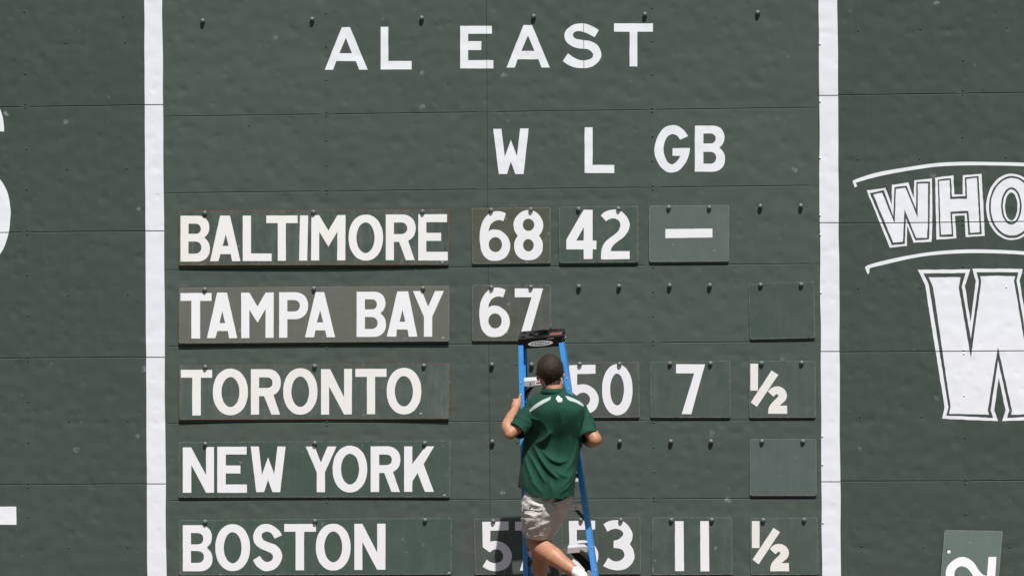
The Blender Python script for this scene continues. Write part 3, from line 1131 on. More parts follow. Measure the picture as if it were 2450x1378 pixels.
hang('team_plate', 'fresh green plate reading NEW YORK in clean white letters', 'sign', TG,
     cD((123, 556), (1788, 546), (1784, 893), (121, 895)), srgb(72, 90, 81, KP), 0.05, [
         ('N', [cD((147, 588), (198, 588), (289, 757), (289, 586), (338, 586), (338, 865), (290, 866), (199, 695), (199, 866), (147, 866))]),
         ('E', tf(cD, gl_E(358, 584, 866, 410, 538, 632, 699, 748, 500, 815, 540))),
         ('W', [cD((563, 583), (613, 583), (632, 756), (669, 648), (707, 752), (727, 583), (777, 583), (743, 862), (696, 862), (669, 786), (645, 862), (597, 862))]),
         ('Y', [cD((900, 583), (955, 583), (993, 682), (1033, 583), (1088, 583), (1018, 740), (1018, 862), (968, 862), (968, 742))]),
         ('O', tf(cD, gl_O(1065, 578, 1277, 864, 1116, 627, 1227, 815))),
         ('R', tf(cD, gl_R(1298, 582, 1480, 861, 1350, 632, 697, 1428, 745, 1382, 1425, 1477))),
         ('K', [cD((1503, 582), (1553, 582), (1553, 690), (1635, 582), (1687, 582), (1622, 690), (1685, 860), (1630, 860), (1585, 745), (1553, 795), (1553, 860), (1503, 860))])],
     FRESH, 0.007, 0.012, 0.003, 0.0, cD((1750, 880))[0])
hang('team_plate', 'smooth green plate reading BOSTON with an empty right end', 'sign', TG,
     cD((125, 1034), (1795, 1018), (1793, 1366), (127, 1371)), srgb(72, 91, 82, KP), 0.05, [
         ('B', tf(cD, gl_B(147, 1064, 329, 1346, 197, 1112, 1182, 1222, 1295))),
         ('O', tf(cD, gl_O(346, 1058, 559, 1345, 398, 1107, 507, 1297))),
         ('S', [cD(*S_BO)]),
         ('T', tf(cD, gl_T(768, 1057, 963, 1104, 838, 890, 1340))),
         ('O', tf(cD, gl_O(962, 1055, 1175, 1342, 1014, 1103, 1124, 1291))),
         ('N', [cD((1198, 1056), (1247, 1056), (1338, 1232), (1338, 1055), (1389, 1055), (1388, 1336), (1337, 1336), (1247, 1167), (1247, 1338), (1198, 1338))])],
     FRESH, 0.007, 0.012, 0.003, 0.0, cD((1778, 1355))[0])
NG = 'number plates hung on the pegs'
hang('number_plate', 'brownish plate with white number 68 on the BALTIMORE row', 'sign', NG,
     cE((77, 104), (592, 97), (594, 462), (80, 468)), srgb(88, 90, 81, KP), 0.4, [('6', tf(c6, D6)), ('8', tf(c6, D8))], FRESH, 0.008, 0.013)
hang('number_plate', 'green plate with white number 42 on the BALTIMORE row', 'sign', NG,
     cE((646, 95), (1163, 88), (1164, 457), (648, 461)), srgb(75, 90, 82, KP), 0.3, [('4', tf(c6, D4)), ('2', tf(c6, D2))], FRESH, 0.008, 0.018)
hang('number_plate', 'pale green plate with a white dash on the BALTIMORE row', 'sign', NG,
     cE((1233, 87), (1755, 83), (1754, 451), (1234, 455)), srgb(98, 110, 106, KP), 0.35, [('-', [cE((1340, 240), (1646, 237), (1646, 295), (1340, 299))])], FRESH, 0.008, 0.015)
d67 = (1130 + 105 / 5.9756, 490 + 93 / 5.9756)
hang('number_plate', 'brown edged plate with white number 67 on the TAMPA BAY row', 'sign', NG,
     cE((80, 604), (594, 602), (597, 967), (80, 968)), srgb(84, 90, 82, KP), 0.5,
     [('6', shift(tf(c6, D6), -0.8, (460 + 620 / 2.7222) - d67[1])), ('7', tf(cE, D7))], FRESH, 0.008, 0.014)
hang('number_plate', 'tilted blank green plate at the end of the TAMPA BAY row', 'sign', NG,
     cE((1880, 596), (2308, 580), (2315, 948), (1890, 958)), srgb(74, 89, 81, KP), 0.05, [], FRESH, 0.007, 0.014, 0, 0.002)
hang('number_plate', 'green plate with white number 50 on the TORONTO row behind the ladder', 'sign', NG,
     [(1344, 867), (1529, 865), (1531, 998), (1345, 999)], srgb(82, 92, 85, KP), 0.4,
     [('5', shift(tf(c7, D5), 1361.8 - 1153.9, 873 - 1247.2)), ('0', gl_O(1440.4, 871, 1513.5, 993, 1459.6, 893.5, 1493, 969.5))], FRESH, 0.008, 0.013)
hang('number_plate', 'dark green plate with single white number 7 on the TORONTO row', 'sign', NG,
     cG((191, 88), (673, 82), (675, 424), (192, 424)), srgb(76, 91, 84, KP), 0.35,
     [('7', [cG((346, 103), (520, 104), (437, 404), (380, 403), (455, 158), (346, 158))])], FRESH, 0.008, 0.014, 0.0)
hang('number_plate', 'green plate with white fraction one half on the TORONTO row', 'sign', NG,
     cG((785, 82), (1184, 82), (1187, 424), (787, 425)), srgb(80, 94, 88, KP), 0.35,
     [('1', [cG(*rect(793, 100, 839, 262))]), ('/', [cG((920, 141), (961, 167), (832, 359), (795, 333))]), ('2', [cG(*H2)])], OLDW, 0.008, 0.013)
hang('number_plate', 'scratched blank grey green plate at the end of the NEW YORK row', 'sign', NG,
     cG((789, 552), (1190, 552), (1192, 894), (790, 894)), srgb(89, 103, 100, KP), 0.2, [], FRESH, 0.008, 0.014)
hang('number_plate', 'plate with white number 57 beside the ladder, half in shadow', 'sign', NG,
     [(1134, 1240), (1319, 1238), (1321, 1372), (1136, 1374)], srgb(78, 89, 81, KP), 0.2,
     [('5', tf(c7, D5)), ('7', shift(tf(cE, D7), 0.9, 557))], FRESH, 0.008, 0.013)
hang('number_plate', 'plate with white number 53 behind the ladder rail', 'sign', NG,
     [(1343, 1238), (1532, 1236.5), (1533.5, 1372.5), (1344, 1373)], srgb(78, 89, 81, KP), 0.2,
     [('5', shift(tf(c7, D5), 1361 - 1153.9, -2)), ('3', tf(c7, D3))], FRESH, 0.008, 0.013)
hang('number_plate', 'green plate with white number 11 on the BOSTON row', 'sign', NG,
     cG((200, 1023), (683, 1023), (686, 1367), (202, 1370)), srgb(76, 90, 84, KP), 0.3,
     [('1', [cG((339, 1046), (391, 1046), (394, 1346), (340, 1346))]), ('1', [cG((491, 1046), (543, 1046), (546, 1348), (493, 1348))])], FRESH, 0.008, 0.013)
hang('number_plate', 'green plate with white fraction one half on the BOSTON row', 'sign', NG,
     cG((790, 1026), (1198, 1024), (1204, 1368), (796, 1370)), srgb(79, 93, 87, KP), 0.35,
     [('1', [cG(*rect(802, 1046, 848, 1207))]), ('/', [cG((932, 1086), (971, 1112), (842, 1306), (806, 1277))]),
      ('2', shift([cG(*H2)], 12 / 2.5148, 946 / 2.5148))], OLDW, 0.008, 0.013)

# plate leaning on its side against the right wall
lean_c = [(2260, 1266.7), (2399.3, 1269.5), (2383, 1462), (2243, 1459)]
root = empty('number_plate', at(2320, 1460, 0.09), 'pale grey green plate with a sideways white 2 leaning below the huge W', 'sign', NG)
me, sf = plate_mesh('plate', lean_c, 0.022, 0.09, r=3.5)
o = link('plate', me, PLATE, root, False, (*srgb(92, 108, 102), 0.12))
o.matrix_parent_inverse = root.matrix_world.inverted()
rot2 = []
for x, y in c6(*D2[0]):
    gx, gy = (x - (1130 + 1838 / 5.9756)), (y - (490 + 70 / 5.9756))
    u, v = 2266 + gy, 1331.5 + (68.9 - gx)
    rot2.append((u - .083 * (v - 1331.5), v))
l = flat('numeral', [rot2], lambda u, v: sf(u, v) + 0.0009, 0.0008, FRESH, root, label='white 2 on its side')
l.matrix_parent_inverse = root.matrix_world.inverted()
l = flat('peg_hole_shade', [ell(2269.4, 1317.8, 5.2, 5.0, 20)], lambda u, v: sf(u, v) + 0.0006, 0.0005, DARK, root, label='dark disc painted as the shade of a round peg hole')  # no hole is cut: dark disc on the face paints its shade
l.matrix_parent_inverse = root.matrix_world.inverted()
l = flat('peg_hole_white', [ell(2270.2, 1319.0, 4.3, 4.2, 20)], lambda u, v: sf(u, v) + 0.0010, 0.0005, PRINT, root, label='white disc laid on as what shows through the peg hole')  # white disc on top, offset to leave a crescent of painted shade
l.matrix_parent_inverse = root.matrix_world.inverted()
p0, p1 = at(2225, 1461, 0.0), at(2420, 1461, 0.0)
V = [(x, y, z) for x in (p0.x, p1.x) for y in (-0.0015, -0.12) for z in (p0.z - 0.03, p0.z - 0.008)]
mesh('ledge', V, [(0, 1, 3, 2), (4, 6, 7, 5), (0, 4, 5, 1), (2, 3, 7, 6), (0, 2, 6, 4), (1, 5, 7, 3)], WALL, wall, fix=True, color=COL_SIDE)
# ------------------------------------------------------------------ step ladder
S_TOP, S_LEAN = 0.86, 0.055           # distance of the front rails from the wall at the cap, and how much farther per metre down


def sl(v):
    return S_TOP + S_LEAN * (v - 830) / PPM


def lrail(v):                          # outer edge of the left front rail, in survey pixels
    return 1240.3 + (v - 836) * (1251.5 - 1240.3) / 542


def rrail(v):                          # outer edge of the right front rail (front corner)
    return 1350.0 + (v - 830) * (1428.5 - 1350.0) / 548


GV = 1612.0                            # where the feet stand
ladder = empty('step_ladder', at(1350, GV, 0.8), 'blue fibreglass step ladder with black cap and aluminium steps in front of scoreboard', 'ladder')
LINV = ladder.matrix_world.inverted()


def lpart(name, V, F, mat, parent=ladder, smooth=False, **props):
    o = mesh(name, V, F, mat, parent, smooth, True, **props)
    o.matrix_parent_inverse = parent.matrix_world.inverted()
    return o


def gz(p):
    p = Vector(p)
    p.z = max(p.z, 0.012)
    return p


AX, AY = Vector((1, 0, 0)), Vector((0, 1, 0))
FL, DP, TH = 0.033, 0.085, 0.005
prof_l = [(0, 0), (FL, 0), (FL, TH), (TH, TH), (TH, DP - TH), (FL, DP - TH), (FL, DP), (0, DP)]
prof_r = [(-x, y) for x, y in prof_l]
lrail_o = lpart('rail', *sweep(prof_l, at(lrail(826), 826, sl(826)), gz(at(lrail(GV), GV, sl(GV))), AX, AY), BLUE)
rrail_o = lpart('rail', *sweep(prof_r, at(rrail(818), 818, sl(818)), gz(at(rrail(GV), GV, sl(GV))), AX, AY), BLUE)
# rear legs, splayed towards the wall
prof_b = [(0, 0), (0.03, 0), (0.03, .004), (.004, .004), (.004, .046), (0.03, .046), (0.03, .05), (0, .05)]
for side, (ut, ub) in ((1, (1247, 1264)), (-1, (1350, 1461))):
    a, b = at(ut, 828, S_TOP - 0.12), gz(at(ub, GV, 0.32))
    lpart('rear_leg', *sweep([(side * x, y) for x, y in prof_b], a, b, AX, AY), BLUE)
for f in (0.22, 0.42, 0.62, 0.82):
    a = at(1250 + 17 * f, 828 + (GV - 828) * f, S_TOP - 0.12 - (S_TOP - .44) * f)
    b = at(1340 + 108 * f, 822 + (GV - 828) * f, S_TOP - 0.12 - (S_TOP - .44) * f)
    lpart('rear_brace', *sweep([(-.004, 0), (.004, 0), (.004, .022), (-.004, .022)], a, b, Vector((0, 1, 0)), Vector((0, 0, 1))), ALU)
for uu, vv, ss in ((lrail(GV) + 6, GV, sl(GV) - .04), (rrail(GV) - 6, GV, sl(GV) - .04)):
    p = gz(at(uu, vv, ss))
    V, F = sweep([(-.03, -.05), (.03, -.05), (.03, .05), (-.03, .05)], Vector((p.x, p.y, .005)), Vector((p.x, p.y, .035)), AX, AY)
    lpart('foot', V, F, BLACK)
# steps: ribbed top, lip at the front, tipped towards the climber
TIP = math.radians(17)


def step(k, vl, vr):
    sf_ = sl((vl + vr) / 2) - 0.006
    a = at(lrail(vl) + 9, vl, sf_)
    b = at(rrail(vr) - 4, vr, sf_)
    back = Vector((0, math.cos(TIP), math.sin(TIP)))
    up = Vector((0, -math.sin(TIP), math.cos(TIP)))
    d = 0.082
    top = []
    n = 6
    for i in range(n):
        t0 = d * i / n
        top += [(t0, 0), (t0 + d / n * .62, 0), (t0 + d / n * .70, -.0028), (t0 + d / n * .94, -.0028)]
    pr = [(-.001, -.037), (0, 0)] + top[1:] + [(d, 0), (d, -.034), (d - .003, -.034), (d - .003, -.006), (.003, -.006), (.003, -.037)]
    o = lpart('step', *sweep(pr, a, b, back, up), ALU)
    # screws in the lip
    for f in (0.17, 0.84):
        c = a.lerp(b, f) + up * -.019 + back * -.001
        V, F = blob(c, .005, .003, .005, 10, 6)
        s_ = lpart('screw', V, F, STEEL, o)
    # slanted braces from under the step to the rails
    for sgn, e in ((1, a), (-1, b)):
        inn = (a if sgn > 0 else b) + (b - a).normalized() * sgn * 0.085 + up * -.035 + back * .03
        v2 = (vl if sgn > 0 else vr) + 46
        low = at(lrail(v2) + 8 if sgn > 0 else rrail(v2) - 6, v2, sf_ - .03)
        lpart('step_brace', *sweep([(0, -.014 - .004 * k), (.004 + .007 * k, -.014 - .004 * k), (.004 + .007 * k, .014), (0, .014)], inn, low, Vector((0, 0, 1)), AY), STEEL)
    return a, b, o


SV = [(912, 905), (1012.5, 1003.5), (1114, 1104), (1216, 1205), (1318.5, 1305.7), (1421, 1408), (1523, 1510)]
steps = [step(k, *q) for k, q in enumerate(SV)]
a, b, o = steps[0]
# warning label on the top step
LB = flat('sticker', [[(1280.6, 912.5), (1296, 911.4), (1296, 919.6), (1280.6, 921)]], sl(912) + 0.0005, 0.003, PRINT, ladder)
LB.matrix_parent_inverse = LINV
LB2 = flat('sticker_mark', [[(1282.5, 914), (1294, 913.2), (1294, 917.5), (1282.5, 918.6)]], sl(912) + 0.0012, 0.0005, STICKER, LB)
# bolts on the rails
bolts = [(1245.8, 915.5), (1246.8, 943), (1356, 906), (1359.5, 931), (1400, 1208.5), (1404.5, 1233), (1416, 1309), (1424, 1363), (1260, 1320)]
for u, v in bolts:
    V, F = blob(at(u, v, sl(v) + .001), .0058, .004, .0058, 10, 6)
    lpart('bolt', V, F, CHROME, smooth=True)
for u, v, q in ((1353.5, 801.5, 0.09), (1355, 806, .06), (1353, 808.5, .1), (1355, 814, .065)):
    p = at(1349.5, v, S_TOP - .02)
    V, F = blob(Vector((p.x + .006, p.y + .1 - q, p.z)), .003, .0042, .0042, 8, 6)
    lpart('bolt', V, F, CHROME, smooth=True)
# cap: black moulded top with tool holes
SC = S_TOP + 0.012
cl, cr = at(1238.5, 811.5, SC), at(1344.5, 803.3, SC)
ex = (cr - cl).normalized()
CD = 0.150
ey = Vector((0, math.cos(TIP + .06), math.sin(TIP + .06)))
ez = ex.cross(ey).normalized()
ez = -ez if ez.z < 0 else ez
CWd = (cr - cl).length
CH = 0.071


def cp(x, y, z):
    return cl + ex * x + ey * y + ez * z


def cap_prism(name, loops, z0, z1, mat, parent):
    L = [[(x, y) for x, y in q] for q in loops]
    tris = tessellate_polygon([[Vector((x, y, 0)) for x, y in q] for q in L])
    pts = [p for q in L for p in q]
    n = len(pts)
    V = [cp(x, y, z1) for x, y in pts] + [cp(x, y, z0) for x, y in pts]
    F = [tuple(t) for t in tris] + [tuple(n + i for i in t) for t in tris]
    b_ = 0
    for q in L:
        m = len(q)
        F += [(b_ + i, b_ + (i + 1) % m, n + b_ + (i + 1) % m, n + b_ + i) for i in range(m)]
        b_ += m
    return lpart(name, V, F, mat, parent)


def rr(x0, y0, x1, y1, r=.006):
    return [(x0 + r, y0), (x1 - r, y0), (x1, y0 + r), (x1, y1 - r), (x1 - r, y1), (x0 + r, y1), (x0, y1 - r), (x0, y0 + r)]


w = CWd
holes = [ell(w * .50, CD * .5, .046, .046, 28), rr(.016, .018, .048, .048), rr(.016, .105, .044, .132), rr(.066, .048, .128, .098),
         rr(w - .09, .112, w - .042, .138, .012), rr(w - .03, .116, w - .014, .136), rr(.06, .118, .12, .134)]
cap = cap_prism('cap', [rr(0, 0, w, CD, .005)] + holes, -.012, 0.0, BLACKTOP, ladder)
cap_prism('cap_rim', [ell(w * .50, CD * .5, .062, .060, 28), ell(w * .50, CD * .5, .052, .051, 28)], .0002, .0075, BLACK, cap)
cap_prism('cap_rim', [ell(w * .50, CD * .5, .050, .049, 28), ell(w * .50, CD * .5, .0462, .0462, 28)], -.03, .004, BLACK, cap)
cap_prism('cap_skirt', [rr(.0006, -.003, w - .0006, CD - .002, .005), rr(.006, .004, w - .006, CD - .008, .004)], -CH, -.0025, BLACK, cap)
cap_prism('cap_floor', [rr(.0065, .0045, w - .0065, CD - .0085, .004)], -.060, -.057, BLACK, cap)
cap_prism('cap_rib', [rr(.13, .004, .137, .04, .001)], -.03, .003, BLACK, cap)
cap_prism('cap_rib', [rr(.195, .106, .215, .146, .004)], -.004, .010, BLACK, cap)
cap_prism('sticker', [rr(w - .088, .03, w - .008, .07, .002)], .0004, .0009, STICKER, cap)


def front_print(name, loops, mat, out, parent=None):
    """flat print on the front of the cap; x along the cap, z up"""
    tris = tessellate_polygon([[Vector((x, z, 0)) for x, z in q] for q in loops])
    pts = [p for q in loops for p in q]
    n = len(pts)
    V = [cp(x, -.003 - out, z) for x, z in pts] + [cp(x, -.003 - out + .0004, z) for x, z in pts]
    F = [tuple(t) for t in tris] + [tuple(n + i for i in t) for t in tris]
    b_ = 0
    for q in loops:
        m = len(q)
        F += [(b_ + i, b_ + (i + 1) % m, n + b_ + (i + 1) % m, n + b_ + i) for i in range(m)]
        b_ += m
    return lpart(name, V, F, mat, parent or cap)


lx, lz = w * .500, -.0405
front_print('logo_oval', [ell(lx, lz, .0845, .0185, 40), ell(lx - .002, lz, .062, .0125, 36)], PRINT, .0006)
front_print('cap_scuff', [[(w * .64, -.0115), (w * .81, -.009), (w * .81, -.0125), (w * .72, -.0135)]], ALU, .0005)
GW = {'W': [[(0, 1), (.22, 1), (.3, .38), (.42, .85), (.58, .85), (.7, .38), (.78, 1), (1, 1), (.84, 0), (.6, 0), (.5, .42), (.4, 0), (.16, 0)]],
      'E': [[(0, 1), (.95, 1), (.95, .76), (.3, .76), (.3, .62), (.88, .62), (.88, .4), (.3, .4), (.3, .24), (.97, .24), (.97, 0), (0, 0)]],
      'R': [[(0, 1), (.7, 1), (.95, .85), (.95, .58), (.75, .42), (.98, 0), (.66, 0), (.46, .38), (.3, .38), (.3, 0), (0, 0)], [(.3, .78), (.6, .78), (.64, .7), (.6, .6), (.3, .6)]],
      'N': [[(0, 1), (.3, 1), (.68, .42), (.68, 1), (.98, 1), (.98, 0), (.68, 0), (.3, .58), (.3, 0), (0, 0)]]}
x = lx - .0535
for ch, wd in zip('WERNER', (.0215, .0155, .0165, .0175, .0155, .0165)):
    h = .0155
    front_print('logo_letter', [[(x + px_ * wd * .93 + (pz - .5) * .003, lz - h / 2 + pz * h) for px_, pz in q] for q in GW[ch]], PRINT, .0008)
    x += wd * 1.05

# folding spreaders, black, behind the front rails
for loop, s_ in (([(1364, 1321.5), (1386, 1320.5), (1417, 1349), (1421, 1378), (1428, 1404), (1413, 1404), (1399, 1361)], sl(1340) - .07),
                 ([(1250.5, 944), (1267, 926), (1277, 925), (1257, 956), (1250.5, 962)], sl(930) - .07)):
    o = flat('spreader', [loop], s_, .006, BLACK, ladder)
    o.matrix_parent_inverse = LINV
# ------------------------------------------------------------------ person on the ladder
person = empty('person', at(1310, 1420, 0.95), 'person in green polo shirt and khaki shorts climbing the ladder, back turned', 'person')
PINV = person.matrix_world.inverted()


def ppart(o, parent=person):
    o.parent = parent
    o.matrix_parent_inverse = parent.matrix_world.inverted()
    return o


def A(u, v, s):
    return at(u, v, s)


R_ = lambda q: q / PPM            # pixels to metres
parts = []
SH = 1.13                          # distance of the torso's middle from the wall
# head: skull, face, jaw, nose, ears, neck
hc = A(1316.5, 889, 1.10)
hrot = Matrix.Rotation(math.radians(14), 3, 'Z') @ Matrix.Rotation(math.radians(-4), 3, 'Y')


def hp(x, y, z):
    return hc + hrot @ Vector((x, y, z))


def hb(x, y, z, rx, ry, rz, n=20, m=14):
    return blob(hp(x, y, z), rx, ry, rz, n, m, hrot)


parts += [hb(0, -.005, .020, .0835, .106, .0895, 28, 20), hb(0, .045, -.03, .074, .075, .095, 24, 16), hb(0, .072, -.085, .045, .04, .042),
          hb(0, .126, -.03, .014, .02, .022), hb(0, .115, -.005, .055, .02, .014), hb(0, .108, -.075, .026, .016, .01)]
for s in (-1, 1):
    parts += [hb(s * .084, .010, -.030, .009, .020, .030, 16, 12), hb(s * .0905, .002, -.026, .006, .011, .022, 14, 10)]
    parts += [hb(s * .032, .108, -.008, .013, .01, .008)]
parts += [limb([A(1327, 965, 1.13), A(1325.5, 937, 1.12), A(1322, 915, 1.105), A(1318, 900, 1.09)], [.066, .058, .060, .064], 24)]
# torso under the shirt
parts += [limb([A(1326, 985, SH), A(1322, 1060, SH), A(1312, 1130, SH + .01), A(1310, 1180, SH)], [.09, .08, .075, .07], 24, .8),
          limb([A(1275, 985, SH), A(1326, 972, SH), A(1383, 985, SH)], [.055, .065, .055], 18)]
# left arm
parts += [limb([A(1272, 988, SH - .01), A(1244, 1016, SH + .05), A(1220, 1038, SH + .10)], [.050, .045, .038], 20),
          limb([A(1219, 1037, SH + .10), A(1214.5, 1019, SH + .07), A(1222, 1000, SH - .04), A(1230, 984, SH - .14), A(1233.5, 977, SH - .17)], [.037, .041, .037, .027, .024], 20)]
# left hand closed on the rail
HS = sl(960) + .018
parts += [limb([A(1232.5, 979, HS + .055), A(1234.5, 970, HS + .042), A(1236.5, 963, HS + .03)], [.028, .033, .028], 18, .72)]
parts += [limb([A(1240, 972, HS + .03), A(1243, 962, HS + .022), A(1243.2, 953, HS + .016), A(1245, 945, HS + .012)], [.016, .0135, .0115, .0095], 14)]
for i, (v, r, l) in enumerate(((957.5, .0102, 0), (964.5, .0105, 1.2), (971.5, .0102, 1.0), (978, .0088, -.5))):
    parts += [limb([A(1235, v + 3, HS + .03), A(1230.2 - l * .5, v + .5, HS + .018), A(1230.2 - l * .5, v - 1, HS - .02), A(1235, v - 1.5, HS - .052), A(1243, v - 1, HS - .055)],
                   [r * 1.1, r * 1.1, r, r * .95, r * .8], 12)]
# right arm
parts += [limb([A(1385, 988, SH - .01), A(1404, 1020, SH + .06), A(1423.5, 1050, SH + .10)], [.050, .046, .044], 20),
          limb([A(1424, 1051.5, SH + .10), A(1415, 1055, SH - .0), A(1400, 1051, SH - .12), A(1389, 1046, SH - .19)], [.045, .045, .038, .027], 20)]
RS = sl(1045) + .015
parts += [limb([A(1390, 1047, RS + .05), A(1386, 1043, RS + .035), A(1383, 1040, RS + .03)], [.027, .032, .027], 18, .72),
          limb([A(1381, 1044, RS + .03), A(1376, 1038, RS + .02), A(1375, 1030, RS + .015)], [.015, .012, .0095], 12)]
for i, (v, r) in enumerate(((1034, .0102), (1041, .0105), (1048, .0102), (1054, .0088))):
    parts += [limb([A(1386, v + 2, RS + .03), A(1390.5, v, RS + .015), A(1390.5, v - 1, RS - .02), A(1386, v - 1.5, RS - .052), A(1377, v - 1, RS - .056)],
                   [r * 1.1, r * 1.1, r, r * .95, r * .8], 12)]
# left leg: bent, shin and foot swung back and to the right
parts += [limb([A(1291, 1195, SH + .02), A(1287, 1245, SH + .02), A(1281, 1296, SH - .02)], [.078, .07, .064], 24),
          limb([A(1280.5, 1295, SH - .02), A(1296, 1311, SH + .01), A(1322, 1329, SH + .06), A(1352, 1351, SH + .1), A(1384, 1372, SH + .14), A(1391, 1378, SH + .15)],
               [.062, .066, .064, .05, .033, .031], 24)]
# right leg: standing on the ladder
parts += [limb([A(1332, 1195, SH - .03), A(1314, 1245, SH - .17), A(1300, 1296, SH - .25)], [.052, .05, .054], 24),
          limb([A(1299, 1294, SH - .25), A(1295, 1316, SH - .22), A(1293, 1340, SH - .20), A(1292, 1378, SH - .19), A(1291, 1405, SH - .185)], [.06, .06, .058, .046, .034], 24)]
V, F = join(parts)
body = remesh('body', V, F, 0.0045, 5, SKIN, person, label='suntanned bare arms and legs')
body.matrix_parent_inverse = PINV

# hair: close-cropped cap and short strands
hv, hf, hn = [], [], []
NA, NQ, NZ = 84, 26, 22
NB = NQ + NZ
bvb = BVHTree.FromPolygons([v.co.copy() for v in body.data.vertices], [tuple(q.vertices) for q in body.data.polygons])
for k in range(NB + 1):
    for i in range(NA):
        t = 2 * math.pi * i / NA
        c, s = math.cos(t), math.sin(t)
        # nape is low, the sides end above the ear, the brow is high
        zl = -.088 if s < -.75 else (-.088 + (s + .75) / .55 * .058 if s < -.2 else -.030 + min(1, (s + .2) / .3) * .02)
        qmax = 90 if s < .35 else 90 - 34 * min(1, (s - .35) / .35)
        if k <= NQ:
            q = math.radians(qmax * k / NQ)
            d = Vector((math.sin(q) * c, math.sin(q) * s, math.cos(q)))
            o_ = Vector((0, -.005, .022))
        else:
            f = (k - NQ) / NZ if qmax >= 90 else 0
            d = Vector((c * math.sin(math.radians(qmax)), s * math.sin(math.radians(qmax)), math.cos(math.radians(qmax))))
            o_ = Vector((0, -.005 + .018 * f * 0, .022 + (zl - .022) * f + .004 * noise.noise((i * .6, 2, 1)) * f))
        src = hp(*(o_ + d * .3))
        dirw = (hp(*o_) - src).normalized()
        hit, nor, ix, ds = bvb.ray_cast(src, dirw)
        lo = 0 if k <= NQ else (k - NQ) / NZ
        th = .0042 * (1 - lo ** 3) + .0010 + .0014 * noise.noise((hit) * 130)
        hv.append(hit - dirw * th)
for k in range(NB):
    for i in range(NA):
        j = (i + 1) % NA
        hf.append((k * NA + i, k * NA + j, (k + 1) * NA + j, (k + 1) * NA + i))
hair = mesh('hair', hv, hf, HAIR, person, True, True, label='short dark brown hair')
hair.matrix_parent_inverse = PINV
rng = random.Random(3)
sv, sf2 = [], []
whorl = hp(.03, -.07, .085)
for i in range(7000):
    k = rng.randrange(1, NB)
    j = rng.randrange(NA)
    p = Vector(hv[k * NA + j])
    nrm = (p - hp(0, 0, .02)).normalized()
    away = (p - whorl)
    away -= nrm * away.dot(nrm)
    if away.length < 1e-4:
        continue
    away.normalize()
    away = (away + Vector((rng.uniform(-.5, .5), rng.uniform(-.5, .5), rng.uniform(-.5, .5)))).normalized()
    p = p + Vector((rng.uniform(-.005, .005), rng.uniform(-.005, .005), rng.uniform(-.005, .005))) - nrm * .002
    sd_ = away.cross(nrm).normalized() * .0010
    tip = p + away * rng.uniform(.007, .013) + nrm * rng.uniform(.0008, .0028)
    b_ = len(sv)
    sv += [p - sd_, p + sd_, tip]
    sf2.append((b_, b_ + 1, b_ + 2))
st = mesh('hair_strands', sv, sf2, HAIR, hair, kind='stuff')
# sunglasses: frame, two lenses and temples
gp = []
for s in (-1, 1):
    a_, b_ = hp(s * .099, .004, -.006), hp(s * .082, .112, -.012)
    gp.append(limb([a_, a_.lerp(b_, .5) + hrot @ Vector((s * .004, 0, 0)), b_], [.0024, .0024, .003], 8))
    gp.append(hb(s * .038, .125, -.018, .032, .004, .02, 16, 8))
V, F = join(gp)
gl = mesh('glasses', V, F, BLACK, person, True, True)
gl.matrix_parent_inverse = PINV

# ---- polo shirt
LEV = [(931, 1299, 1351, .058), (938, 1293, 1357, .070), (946, 1281, 1371, .085), (955, 1268, 1385, .100), (965, 1259, 1395, .112), (976, 1254.5, 1399.5, .120),
       (990, 1252.5, 1400, .124), (1010, 1253, 1398, .128), (1035, 1254, 1395, .130), (1060, 1252, 1391, .130), (1090, 1248.5, 1386, .130), (1120, 1245.5, 1380.5, .131),
       (1150, 1242, 1377, .134), (1175, 1240, 1375, .138), (1192, 1239.5, 1374, .140)]


def lev(v):
    for a_, b_ in zip(LEV[:-1], LEV[1:]):
        if v <= b_[0]:
            f = (v - a_[0]) / (b_[0] - a_[0])
            return [a_[i] + (b_[i] - a_[i]) * f for i in range(4)]
    return list(LEV[-1])


levs = catmull([tuple(q) for q in LEV], False, 20)


def tor_c(v):
    """how far the torso's middle stands from the wall"""
    return SH - .018 * max(0, (960 - v) / 40)


BACK = [(931, -.02), (945, .0), (958, .028), (972, .046), (988, .048), (1015, .026), (1050, -.006), (1080, -.018), (1105, -.006), (1135, .022), (1165, .038), (1192, .044)]


def back_out(v):
    return float(np.interp(v, BKX, BKY))


_bk = catmull(BACK, False, 10)
BKX, BKY = [q[0] for q in _bk], [q[1] for q in _bk]


NT = 420
tv, tf_ = [], []
rowsT = levs
